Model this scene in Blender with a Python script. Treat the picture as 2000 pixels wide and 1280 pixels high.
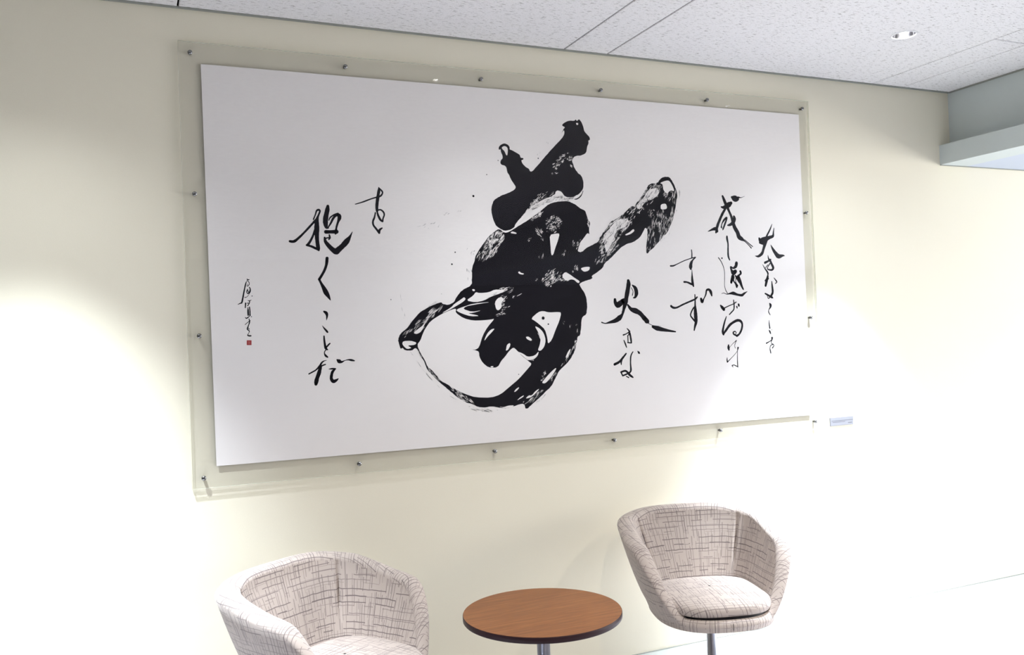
import bpy, bmesh, math, random
from mathutils import Vector, Matrix
PI = math.pi
random.seed(7)
for o in list(bpy.data.objects): bpy.data.objects.remove(o)
scene = bpy.context.scene
COL = scene.collection
CEIL = 2.76            # main ceiling height
LOW = 2.357            # lower ceiling right of the header

# ------------------------------------------------------------------ camera
cam = bpy.data.cameras.new('camera'); cam_o = bpy.data.objects.new('camera', cam); COL.objects.link(cam_o)
cam.sensor_fit = 'HORIZONTAL'; cam.sensor_width = 36.0; cam.lens = 1715.29 / 2000 * 36
cam.clip_start = 0.05; cam.clip_end = 60
yaw, pit, rol = 0.4156, 0.0144, -0.0378
f = Vector((math.sin(yaw)*math.cos(pit), math.cos(yaw)*math.cos(pit), math.sin(pit)))
r = Vector((math.cos(yaw), -math.sin(yaw), 0)); u = r.cross(f)
r2 = math.cos(rol)*r + math.sin(rol)*u; u2 = -math.sin(rol)*r + math.cos(rol)*u
m = Matrix((r2, u2, -f)).transposed().to_4x4(); m.translation = (0.5619, -3.4193, 1.4885)
cam_o.matrix_world = m
scene.camera = cam_o

# ------------------------------------------------------------------ light and exposure
scene.view_settings.view_transform = 'Standard'; scene.view_settings.look = 'None'
scene.view_settings.gamma = 1.0; scene.view_settings.use_curve_mapping = False
scene.view_settings.exposure = 0.07
scene.cycles.adaptive_threshold = 0.03; scene.cycles.diffuse_bounces = 5; scene.cycles.max_bounces = 10
scene.cycles.caustics_reflective = False; scene.cycles.caustics_refractive = False
w = bpy.data.worlds.new('world'); scene.world = w; w.use_nodes = True
bg = w.node_tree.nodes['Background']; bg.inputs[0].default_value = (0.75, 0.85, 1.0, 1); bg.inputs[1].default_value = 1.0

def lamp(kind, name, loc, energy, color, target=None, **kw):
    l = bpy.data.lights.new(name, kind); l.energy = energy; l.color = color
    for k, v in kw.items(): setattr(l, k, v)
    o = bpy.data.objects.new(name, l); COL.objects.link(o); o.location = loc
    if target is not None:
        o.rotation_euler = (Vector(target) - Vector(loc)).to_track_quat('-Z', 'Y').to_euler()
    return o
# the ceiling downlights: (x, y, ceiling height, watts, colour)
WARM = (1.0, 0.925, 0.80); NEUT = (0.90, 0.95, 1.0); COOL = (0.84, 0.92, 1.0); COOL2 = (0.62, 0.82, 1.0)
DOWNLIGHTS = [
    (0.245, -0.63, CEIL, 850, COOL, 68), (1.983, -0.63, CEIL, 45, NEUT, 86), (3.72, -0.63, CEIL, 1300, COOL, 63),
    (5.46, -0.63, LOW, 210, COOL2, 76),
    (0.245, -2.37, CEIL, 20, WARM, 130), (1.983, -2.37, CEIL, 130, WARM, 130), (3.72, -2.37, CEIL, 170, WARM, 130),  # unseen second row, added on the assumed grid as warm fill
    (7.82, -6.08, LOW, 60, NEUT, 100), (7.82, -7.80, LOW, 60, NEUT, 100),
]
for x, y, z, e, c, a in DOWNLIGHTS:
    lamp('SPOT', 'spot', (x, y, z - 0.012), e, c, spot_size=math.radians(a), spot_blend=1.0, shadow_soft_size=0.035)
for x, c, e in ((0.245, NEUT, 38), (1.983, NEUT, 22), (3.72, COOL, 30)):           # the wide skirt of light round each narrow beam
    lamp('SPOT', 'spot_skirt', (x, -0.63, CEIL - 0.012), e, c, spot_size=math.radians(118), spot_blend=1.0, shadow_soft_size=0.035)
# ambient fill from an added, unseen window at the far right end
lamp('AREA', 'added_window_fill', (9.35, -3.1, 1.35), 325, (1.0, 0.985, 0.955), target=(0, -3.0, 1.35), shape='RECTANGLE', size=4.6, size_y=2.0)

# ------------------------------------------------------------------ helpers
def obj(name, bm, mats, parent=None, smooth=False, **props):
    me = bpy.data.meshes.new(name); bm.to_mesh(me); bm.free()
    for mt in (mats if isinstance(mats, (list, tuple)) else [mats]): me.materials.append(mt)
    if smooth:
        for p in me.polygons: p.use_smooth = True
    o = bpy.data.objects.new(name, me); COL.objects.link(o)
    if parent: o.parent = parent
    for k, v in props.items(): o[k] = v
    return o
def struct(name, bm, mat, parent=None, **kw):
    o = obj(name, bm, mat, parent, **kw)
    if not parent: o['kind'] = 'structure'
    return o
def empty(name, loc, rz=0, **props):
    o = bpy.data.objects.new(name, None); COL.objects.link(o); o.location = loc; o.rotation_euler = (0, 0, rz)
    o.empty_display_size = 0.1
    for k, v in props.items(): o[k] = v
    return o
def copy_tree(o, parent=None):
    c = o.copy(); COL.objects.link(c); c.parent = parent
    for ch in list(o.children): copy_tree(ch, c)
    return c
def box(bm, x0, x1, y0, y1, z0, z1, bev=0.0):
    vs = [bm.verts.new((x, y, z)) for z in (z0, z1) for y in (y0, y1) for x in (x0, x1)]
    fs = [(0,2,3,1),(4,5,7,6),(0,1,5,4),(2,6,7,3),(0,4,6,2),(1,3,7,5)]
    faces = [bm.faces.new([vs[i] for i in q]) for q in fs]
    if bev:
        es = list({e for q in faces for e in q.edges})
        bmesh.ops.bevel(bm, geom=es, offset=bev, segments=2, affect='EDGES', profile=0.5)
    return bm
def nbox(*a, **k): return box(bmesh.new(), *a, **k)
def lathe(bm, prof, seg=48, cx=0, cy=0):
    rings = []
    for rr, z in prof:
        if rr < 1e-6: rings.append([bm.verts.new((cx, cy, z))])
        else: rings.append([bm.verts.new((cx + rr*math.cos(2*PI*i/seg), cy + rr*math.sin(2*PI*i/seg), z)) for i in range(seg)])
    for a, b in zip(rings, rings[1:]):
        for i in range(seg):
            j = (i+1) % seg
            if len(a) == 1 and len(b) == 1: continue
            if len(a) == 1: bm.faces.new((a[0], b[j], b[i]))
            elif len(b) == 1: bm.faces.new((a[i], a[j], b[0]))
            else: bm.faces.new((a[i], a[j], b[j], b[i]))
    bmesh.ops.recalc_face_normals(bm, faces=bm.faces)
    return bm

# ------------------------------------------------------------------ materials
class N:
    def __init__(s, name):
        s.m = bpy.data.materials.new(name); s.m.use_nodes = True; s.t = s.m.node_tree
        s.b = s.t.nodes['Principled BSDF']; s.out = s.t.nodes['Material Output']
    def n(s, typ, **kw):
        nd = s.t.nodes.new(typ)
        for k, v in kw.items():
            if k.startswith('i_'):
                key = k[2:]; key = int(key) if key.isdigit() else key.replace('_', ' ')
                if hasattr(v, 'links') or isinstance(v, bpy.types.NodeSocket): s.t.links.new(v, nd.inputs[key])
                else: nd.inputs[key].default_value = v
            else: setattr(nd, k, v)
        return nd
    def math(s, op, a, b=0.0, c=None):
        nd = s.t.nodes.new('ShaderNodeMath'); nd.operation = op
        for i, v in enumerate((a, b) if c is None else (a, b, c)):
            if isinstance(v, bpy.types.NodeSocket): s.t.links.new(v, nd.inputs[i])
            else: nd.inputs[i].default_value = v
        return nd.outputs[0]
    def mix(s, fac, a, b):
        nd = s.t.nodes.new('ShaderNodeMix'); nd.data_type = 'RGBA'
        for sock, v in ((nd.inputs[0], fac), (nd.inputs[6], a), (nd.inputs[7], b)):
            if isinstance(v, bpy.types.NodeSocket): s.t.links.new(v, sock)
            else: sock.default_value = v if not isinstance(v, tuple) else (v + (1,) if len(v) == 3 else v)
        return nd.outputs[2]
    def ramp(s, fac, pts):
        nd = s.t.nodes.new('ShaderNodeValToRGB'); s.t.links.new(fac, nd.inputs[0]); el = nd.color_ramp.elements
        while len(el) > len(pts): el.remove(el[-1])
        while len(el) < len(pts): el.new(0.5)
        for e, (p, c) in zip(el, pts): e.position = p; e.color = (c, c, c, 1) if isinstance(c, (int, float)) else c + (1,)
        return nd.outputs[0]
    def link(s, a, b): s.t.links.new(a, b)
    def col(s, v):
        if isinstance(v, tuple): s.b.inputs['Base Color'].default_value = v + (1,)
        else: s.link(v, s.b.inputs['Base Color'])
        return s
    def set(s, **kw):
        for k, v in kw.items():
            k = k.replace('_', ' ')
            if isinstance(v, bpy.types.NodeSocket): s.link(v, s.b.inputs[k])
            else: s.b.inputs[k].default_value = v
        return s
    def bump(s, h, strength=0.3, dist=0.002):
        nd = s.n('ShaderNodeBump'); nd.inputs['Strength'].default_value = strength; nd.inputs['Distance'].default_value = dist
        s.link(h, nd.inputs['Height']); s.link(nd.outputs[0], s.b.inputs['Normal']); return s
def plain(name, c, rough=0.5, metal=0.0, scale=40, amt=0.06):
    q = N(name); tc = q.n('ShaderNodeTexCoord'); no = q.n('ShaderNodeTexNoise', i_Scale=scale, i_Detail=3.0)
    q.link(tc.outputs['Object'], no.inputs['Vector'])
    q.col(q.mix(no.outputs[0], tuple(v*(1-amt) for v in c), tuple(min(1, v*(1+amt)) for v in c)))
    q.set(Roughness=rough, Metallic=metal); return q.m

def wall_mat(name, c):
    q = N(name); tc = q.n('ShaderNodeTexCoord')
    n1 = q.n('ShaderNodeTexNoise', i_Scale=1.2, i_Detail=4.0); n2 = q.n('ShaderNodeTexNoise', i_Scale=260.0, i_Detail=2.0)
    for k in (n1, n2): q.link(tc.outputs['Object'], k.inputs['Vector'])
    a = q.mix(n1.outputs[0], tuple(v*0.975 for v in c), tuple(v*1.02 for v in c))
    q.col(q.mix(q.math('MULTIPLY', n2.outputs[0], 0.10), a, tuple(v*0.6 for v in c)))
    q.set(Roughness=0.75); q.bump(n2.outputs[0], 0.15, 0.001); return q.m
M_WALL = wall_mat('cream_wallcovering', (0.795, 0.748, 0.605))
M_HEADER = wall_mat('pale_grey_green_paint', (0.56, 0.61, 0.60))
M_ROOM = wall_mat('darkened_room_wall', (0.07, 0.07, 0.075))  # unseen walls coloured dark so their reflection in the acrylic stays dim
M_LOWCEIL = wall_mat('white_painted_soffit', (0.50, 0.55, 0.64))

def ceiling_mat():
    q = N('fissured_ceiling_panel'); tc = q.n('ShaderNodeTexCoord')
    mp = q.n('ShaderNodeMapping'); mp.inputs['Scale'].default_value = (34, 185, 60); q.link(tc.outputs['Object'], mp.inputs['Vector'])
    n1 = q.n('ShaderNodeTexNoise', i_Scale=1.0, i_Detail=3.0, i_Roughness=0.6); q.link(mp.outputs[0], n1.inputs['Vector'])
    mp2 = q.n('ShaderNodeMapping'); mp2.inputs['Scale'].default_value = (160, 260, 60); q.link(tc.outputs['Object'], mp2.inputs['Vector'])
    n2 = q.n('ShaderNodeTexNoise', i_Scale=1.0, i_Detail=2.0); q.link(mp2.outputs[0], n2.inputs['Vector'])
    pits = q.ramp(n1.outputs[0], [(0.585, 0.0), (0.65, 1.0)])
    fine = q.ramp(n2.outputs[0], [(0.55, 0.0), (0.72, 1.0)])
    tot = q.math('ADD', q.math('MULTIPLY', pits, 0.75), q.math('MULTIPLY', fine, 0.30))
    q.col(q.mix(tot, (0.75, 0.74, 0.745), (0.20, 0.18, 0.17))); q.set(Roughness=0.9)
    q.bump(q.math('SUBTRACT', 1.0, tot), 0.5, 0.002); return q.m
M_TILE = ceiling_mat()
M_GAP = plain('grey_green_shadow_trim', (0.27, 0.28, 0.25), 0.7)
M_BASE = plain('pale_baseboard_vinyl', (0.68, 0.73, 0.66), 0.5)

def carpet_mat():
    q = N('light_grey_loop_carpet'); tc = q.n('ShaderNodeTexCoord')
    n1 = q.n('ShaderNodeTexNoise', i_Scale=150.0, i_Detail=3.0); n2 = q.n('ShaderNodeTexVoronoi', i_Scale=120.0)
    for k in (n1, n2): q.link(tc.outputs['Object'], k.inputs['Vector'])
    fac = q.ramp(n1.outputs[0], [(0.42, 0.0), (0.6, 1.0)])
    q.col(q.mix(fac, (0.42, 0.42, 0.47), (0.76, 0.76, 0.80))); q.set(Roughness=0.95); q.bump(n2.outputs[0], 0.6, 0.004); return q.m
M_CARPET = carpet_mat()

def dashes(q, u, v, sv, su, prob, wid, seed):
    row = q.math('FLOOR', q.math('DIVIDE', v, sv)); fr = q.math('FRACT', q.math('DIVIDE', v, sv))
    wn = q.n('ShaderNodeTexWhiteNoise', noise_dimensions='1D'); q.link(q.math('ADD', row, seed), wn.inputs['W'])
    rr = wn.outputs['Value']
    d = q.math('ABSOLUTE', q.math('SUBTRACT', fr, q.math('ADD', q.math('MULTIPLY', rr, 0.6), 0.2)))
    line = q.math('LESS_THAN', q.math('MULTIPLY', d, sv), wid)
    cell = q.math('FLOOR', q.math('ADD', q.math('DIVIDE', u, su), q.math('MULTIPLY', rr, 13.7)))
    cv = q.n('ShaderNodeCombineXYZ'); q.link(cell, cv.inputs[0]); q.link(row, cv.inputs[1]); cv.inputs[2].default_value = seed
    w2 = q.n('ShaderNodeTexWhiteNoise', noise_dimensions='3D'); q.link(cv.outputs[0], w2.inputs['Vector'])
    on = q.math('LESS_THAN', w2.outputs['Value'], prob)
    tone = q.math('ADD', 0.45, q.math('MULTIPLY', rr, 0.55))
    return q.math('MULTIPLY', q.math('MULTIPLY', line, on), tone)
def fabric_mat():
    q = N('crosshatch_upholstery'); uv = q.n('ShaderNodeTexCoord'); nz = q.n('ShaderNodeTexNoise', i_Scale=22.0, i_Detail=1.0)
    q.link(uv.outputs['UV'], nz.inputs['Vector'])
    sep = q.n('ShaderNodeSeparateXYZ'); q.link(uv.outputs['UV'], sep.inputs[0])
    wob = q.math('MULTIPLY', q.math('SUBTRACT', nz.outputs[0], 0.5), 0.006)
    U = q.math('ADD', q.math('ADD', sep.outputs[0], wob), 20.0); V = q.math('ADD', q.math('ADD', sep.outputs[1], wob), 20.0)
    parts = [dashes(q, U, V, 0.0215, 0.055, 0.68, 0.00145, 3.0), dashes(q, U, V, 0.031, 0.09, 0.45, 0.0008, 11.0),
             dashes(q, V, U, 0.0155, 0.045, 0.62, 0.0013, 5.0), dashes(q, V, U, 0.0115, 0.034, 0.30, 0.0009, 17.0)]
    tot = parts[0]
    for p in parts[1:]: tot = q.math('MAXIMUM', tot, p)
    weave = q.n('ShaderNodeTexNoise', i_Scale=900.0, i_Detail=1.0); q.link(uv.outputs['UV'], weave.inputs['Vector'])
    base = q.mix(weave.outputs[0], (0.39, 0.33, 0.295), (0.49, 0.42, 0.38))
    q.col(q.mix(q.math('MULTIPLY', tot, 0.85), base, (0.085, 0.062, 0.07))); q.set(Roughness=0.8)
    q.b.inputs['Sheen Weight'].default_value = 0.2
    q.bump(weave.outputs[0], 0.25, 0.001); return q.m
M_FABRIC = fabric_mat()

def wood_mat():
    q = N('brown_wood_laminate'); tc = q.n('ShaderNodeTexCoord')
    mp = q.n('ShaderNodeMapping'); mp.inputs['Scale'].default_value = (3.0, 42, 10); mp.inputs['Rotation'].default_value = (0, 0, 0.25)
    q.link(tc.outputs['Object'], mp.inputs['Vector'])
    n1 = q.n('ShaderNodeTexNoise', i_Scale=1.6, i_Detail=6.0, i_Roughness=0.6, i_Distortion=0.6); q.link(mp.outputs[0], n1.inputs['Vector'])
    n2 = q.n('ShaderNodeTexNoise', i_Scale=8.0, i_Detail=3.0); q.link(mp.outputs[0], n2.inputs['Vector'])
    fac = q.math('ADD', q.math('MULTIPLY', n1.outputs[0], 0.7), q.math('MULTIPLY', n2.outputs[0], 0.3))
    q.col(q.ramp(fac, [(0.33, (0.155, 0.052, 0.014)), (0.52, (0.235, 0.084, 0.023)), (0.70, (0.315, 0.125, 0.038))]))
    q.set(Roughness=0.42); q.b.inputs['Specular IOR Level'].default_value = 0.3; q.bump(fac, 0.05, 0.001); return q.m
M_WOOD = wood_mat()
M_EDGE = plain('dark_plum_edge_band', (0.030, 0.014, 0.018), 0.4)
M_EDGE.node_tree.nodes['Principled BSDF'].inputs['Specular IOR Level'].default_value = 0.15
M_STEEL = plain('satin_steel', (0.42, 0.42, 0.47), 0.28, 1.0, 20, 0.04)
M_CHROME = plain('polished_chrome', (0.75, 0.75, 0.78), 0.12, 1.0, 20, 0.02)
M_BOLT = plain('dark_stainless_bolt', (0.26, 0.26, 0.26), 0.25, 1.0, 200, 0.1)
M_BLACK = plain('black_plastic', (0.012, 0.010, 0.014), 0.6)
M_INK = plain('black_ink', (0.006, 0.005, 0.0085), 0.6, 0, 90, 0.2)
M_INK.node_tree.nodes['Principled BSDF'].inputs['Specular IOR Level'].default_value = 0.12
M_RED = plain('red_seal_ink', (0.36, 0.045, 0.045), 0.7, 0, 500, 0.35)
def paper_mat():
    q = N('pale_washi_paper'); tc = q.n('ShaderNodeTexCoord')
    mp = q.n('ShaderNodeMapping'); mp.inputs['Scale'].default_value = (60, 60, 190); q.link(tc.outputs['Object'], mp.inputs['Vector'])
    n1 = q.n('ShaderNodeTexNoise', i_Scale=1.0, i_Detail=5.0); q.link(mp.outputs[0], n1.inputs['Vector'])
    n2 = q.n('ShaderNodeTexNoise', i_Scale=1.5, i_Detail=2.0); q.link(tc.outputs['Object'], n2.inputs['Vector'])
    q.col(q.mix(q.math('MULTIPLY', n1.outputs[0], q.math('ADD', n2.outputs[0], 0.2)), (0.885, 0.85, 0.83), (0.81, 0.775, 0.755)))
    q.set(Roughness=0.85); return q.m
M_PAPER = paper_mat()
def acrylic_mat():
    q = N('clear_acrylic'); q.t.nodes.remove(q.b)
    tr = q.n('ShaderNodeBsdfTransparent'); tr.inputs[0].default_value = (0.999, 0.999, 0.997, 1)
    gl = q.n('ShaderNodeBsdfGlossy'); gl.inputs['Roughness'].default_value = 0.012
    geo = q.n('ShaderNodeNewGeometry'); dt = q.n('ShaderNodeVectorMath', operation='DOT_PRODUCT')   # Schlick reflectance at every face
    q.link(geo.outputs['Incoming'], dt.inputs[0]); q.link(geo.outputs['Normal'], dt.inputs[1])
    fac = q.math('ADD', 0.010, q.math('MULTIPLY', q.math('POWER', q.math('SUBTRACT', 1.0, q.math('ABSOLUTE', dt.outputs['Value'])), 5.0), 0.70))
    mx = q.n('ShaderNodeMixShader'); q.link(fac, mx.inputs[0]); q.link(tr.outputs[0], mx.inputs[1]); q.link(gl.outputs[0], mx.inputs[2])
    q.link(mx.outputs[0], q.out.inputs['Surface']); return q.m
M_ACRYL = acrylic_mat()
def edge_mat():
    q = N('polished_acrylic_edge'); q.t.nodes.remove(q.b)
    tr = q.n('ShaderNodeBsdfTransparent'); tr.inputs[0].default_value = (0.80, 0.82, 0.74, 1)
    df = q.n('ShaderNodeBsdfDiffuse'); df.inputs[0].default_value = (0.80, 0.82, 0.74, 1)
    mx = q.n('ShaderNodeMixShader'); mx.inputs[0].default_value = 0.35; q.link(tr.outputs[0], mx.inputs[1]); q.link(df.outputs[0], mx.inputs[2])
    q.link(mx.outputs[0], q.out.inputs['Surface']); return q.m
M_ACEDGE = edge_mat()
def emit_mat(name, c, s):
    q = N(name); q.t.nodes.remove(q.b); e = q.n('ShaderNodeEmission'); e.inputs[0].default_value = c + (1,); e.inputs[1].default_value = s
    q.link(e.outputs[0], q.out.inputs['Surface']); return q.m
M_LENS = emit_mat('glowing_lamp_lens', (1, 0.98, 0.95), 40)
M_WINFILL = emit_mat('added_window_glow', (0.86, 0.93, 1.0), 2.0)  # glow of the added window pane, part of the ambient fill
M_PLAQUE = plain('brushed_grey_plaque', (0.20, 0.205, 0.23), 0.5)
M_PRINT = plain('grey_print', (0.10, 0.10, 0.12), 0.6)
M_FRAME = plain('white_added_window_frame', (0.75, 0.76, 0.78), 0.4)
M_OFFW = plain('white_ring', (0.75, 0.75, 0.76), 0.4)
M_TABLEW = plain('white_laminate', (0.80, 0.80, 0.82), 0.35)
M_DARKCH = plain('charcoal_mesh_fabric', (0.05, 0.05, 0.06), 0.8)

# ------------------------------------------------------------------ the room
struct('wall_back', nbox(-2.2, 9.6, 0.0, 0.12, 0, 2.9), M_WALL)
struct('floor', nbox(-2.2, 9.6, -9.3, 0.12, -0.08, 0.0), M_CARPET)
struct('wall_left', nbox(-2.32, -2.2, -9.3, 0.12, 0, 2.9), M_ROOM)
struct('wall_front', nbox(-2.32, 9.6, -9.42, -9.3, 0, 2.9), M_ROOM)
bm = bmesh.new()
box(bm, 9.5, 9.62, -9.3, -5.5, 0, 2.9); box(bm, 9.5, 9.62, -0.7, 0.0, 0, 2.9); box(bm, 9.5, 9.62, -5.5, -0.7, 0, 0.3); box(bm, 9.5, 9.62, -5.5, -0.7, 2.3, 2.9)
struct('wall_right', bm, M_ROOM)
win = empty('added_window_1', (9.56, -3.6, 1.3), kind='structure')  # invented window out of view, put in to carry the ambient fill
bm = bmesh.new()
for y in (-5.5, -3.9, -2.3, -0.76): box(bm, 9.5, 9.6, y, y + 0.06, 0.3, 2.3)
box(bm, 9.5, 9.6, -5.5, -0.7, 0.3, 0.36); box(bm, 9.5, 9.6, -5.5, -0.7, 2.24, 2.3)
o = obj('added_window_frame', bm, M_FRAME, win); o.matrix_parent_inverse = Matrix.Translation((-9.56, 3.6, -1.3))
o = obj('added_window_pane', nbox(9.6, 9.61, -5.5, -0.7, 0.3, 2.3), M_WINFILL, win); o.matrix_parent_inverse = Matrix.Translation((-9.56, 3.6, -1.3))
# baseboard and ceiling shadow trim on the long wall
struct('baseboard_back', nbox(-2.2, 9.5, -0.006, 0.0, 0, 0.058), M_BASE)
struct('trim_3', nbox(-2.2, 9.5, -0.0066, 0.0, 0.058, 0.0605), M_GAP)
struct('trim_1', nbox(-2.2, 4.743, -0.012, 0.0, CEIL - 0.0055, CEIL), M_GAP)
struct('trim_2', nbox(4.66, 9.5, -0.008, 0.0, LOW - 0.004, LOW), M_GAP)
# header above the opening on the right: upper face, projecting band, lower ceiling
bm = bmesh.new(); box(bm, 4.743, 4.86, -9.3, 0.0, 2.40, CEIL); box(bm, 4.66, 4.86, -9.3, 0.0, LOW, 2.463)
hd = struct('wall_header', bm, M_HEADER)
struct('trim_4', nbox(4.737, 4.743, -9.3, -0.012, CEIL - 0.008, CEIL), M_GAP)
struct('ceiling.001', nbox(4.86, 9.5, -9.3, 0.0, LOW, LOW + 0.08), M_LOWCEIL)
cl = struct('ceiling', nbox(-2.2, 4.9, -9.3, 0.12, CEIL + 0.10, CEIL + 0.16), M_GAP)
# ceiling panels: wide bays between narrow service strips, each panel its own piece
STRIP = 0.218; BAY = 1.594; G = 0.0032
xs = []; x = 0.557 - 2*(STRIP + BAY)
while x < 4.743:
    xs.append((x, x + STRIP, 'strip')); xs.append((x + STRIP, x + STRIP + BAY, 'bay')); x += STRIP + BAY
panel_cache = {}
def panel(x0, x1, y0, y1, holes=()):
    x0, x1 = max(x0, -2.2), min(x1, 4.743)
    if x1 - x0 < 0.02: return
    wd, dp = x1 - x0, y1 - y0; key = (round(wd, 3), round(dp, 3), tuple((round(a - x0, 3), round(b - y0, 3)) for a, b in holes))
    if key not in panel_cache:
        bm = bmesh.new(); g = G; t = 0.015; c = 0.0025
        pts = [(g, g), (wd-g, g), (wd-g, dp-g), (g, dp-g)]
        lo = [bm.verts.new((px + (c if px < wd/2 else -c), py + (c if py < dp/2 else -c), 0)) for px, py in pts]
        md = [bm.verts.new((px, py, c)) for px, py in pts]; up = [bm.verts.new((px, py, t)) for px, py in pts]
        for a, b in ((lo, md), (md, up)):
            for i in range(4): bm.faces.new((a[i], b[i], b[(i+1) % 4], a[(i+1) % 4]))
        edges = [bm.edges.get((lo[i], lo[(i+1) % 4])) for i in range(4)]
        for hx, hy in holes:
            hx -= x0; hy -= y0
            ring = [bm.verts.new((hx + 0.05*math.cos(2*PI*k/24), hy + 0.05*math.sin(2*PI*k/24), 0)) for k in range(24)]
            edges += [bm.edges.new((ring[k], ring[(k+1) % 24])) for k in range(24)]
        if holes: bmesh.ops.triangle_fill(bm, edges=edges, use_beauty=True)
        else: bm.faces.new(lo)
        for fc in bm.faces:
            if abs(fc.calc_center_median().z) < 1e-5 and fc.normal.z > 0: fc.normal_flip()
        o = obj('ceiling_panel', bm, M_TILE, cl); panel_cache[key] = o
    else:
        o = panel_cache[key].copy(); COL.objects.link(o)
    o.location = (x0, y0, CEIL)
for a, b, kind in xs:
    ys = [0.0, -0.715, -2.515, -4.315, -6.115, -7.915, -9.3] if kind == 'strip' else [0.0, -1.8, -3.6, -5.4, -7.2, -9.3]
    for y1, y0 in zip(ys, ys[1:]):
        hs = tuple((d[0], d[1]) for d in DOWNLIGHTS if d[2] == CEIL and a < d[0] < b and y0 < d[1] < y1)
        panel(a, b, y0, y1, hs)
# dark T-bar grid seen in the joints
bm = bmesh.new()
for a, b, kind in xs:
    for q in (a, b):
        if -2.2 < q < 4.74: box(bm, q - 0.010, q + 0.010, -9.3, 0, CEIL + 0.006, CEIL + 0.012)
obj('ceiling_grid', bm, plain('grey_grid_metal', (0.33, 0.32, 0.31), 0.6), cl)

# ------------------------------------------------------------------ downlights
def downlight_tree():
    t = empty('downlight', (0, 0, 0))
    obj('trim_ring', lathe(bmesh.new(), [(0.0485, 0.004), (0.049, -0.0035), (0.052, -0.004), (0.056, -0.001), (0.0565, 0.0)], 40), M_OFFW, t, smooth=True)
    obj('reflector', lathe(bmesh.new(), [(0.049, -0.001), (0.047, 0.012), (0.042, 0.03), (0.034, 0.045), (0.022, 0.055)], 40), M_CHROME, t, smooth=True)
    obj('lamp_lens', lathe(bmesh.new(), [(0.0, 0.006), (0.010, 0.010), (0.0185, 0.022), (0.021, 0.040), (0.022, 0.055)], 32), M_LENS, t, smooth=True)
    return t
dl0 = downlight_tree()
LBL = {(3.72, -0.63): 'small lit chrome downlight in the speckled ceiling near the header',
       (1.983, -0.63): 'recessed ceiling downlight above the round table, mirrored in the acrylic sheet',
       (0.245, -0.63): 'recessed ceiling downlight over the bright left end of the wall',
       (5.46, -0.63): 'recessed downlight in the lower ceiling right of the header'}
first = True
for x, y, z, e, c, a in DOWNLIGHTS:
    t = dl0 if first else copy_tree(dl0); first = False
    t.location = (x, y, z); t['label'] = LBL.get((x, y)) or {(0.245, -2.37): 'added unseen fill downlight of the second row, the one nearest the left wall', (1.983, -2.37): 'added unseen fill downlight of the second row, straight out from the middle of the panel', (3.72, -2.37): 'added unseen fill downlight of the second row, the one nearest the header', (7.82, -6.08): 'downlight in the low ceiling, the nearer of the far pair', (7.82, -7.80): 'downlight in the low ceiling, the farther of the far pair'}[(x, y)]; t['category'] = 'lamp'; t['group'] = 'recessed ceiling downlights'
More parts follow.
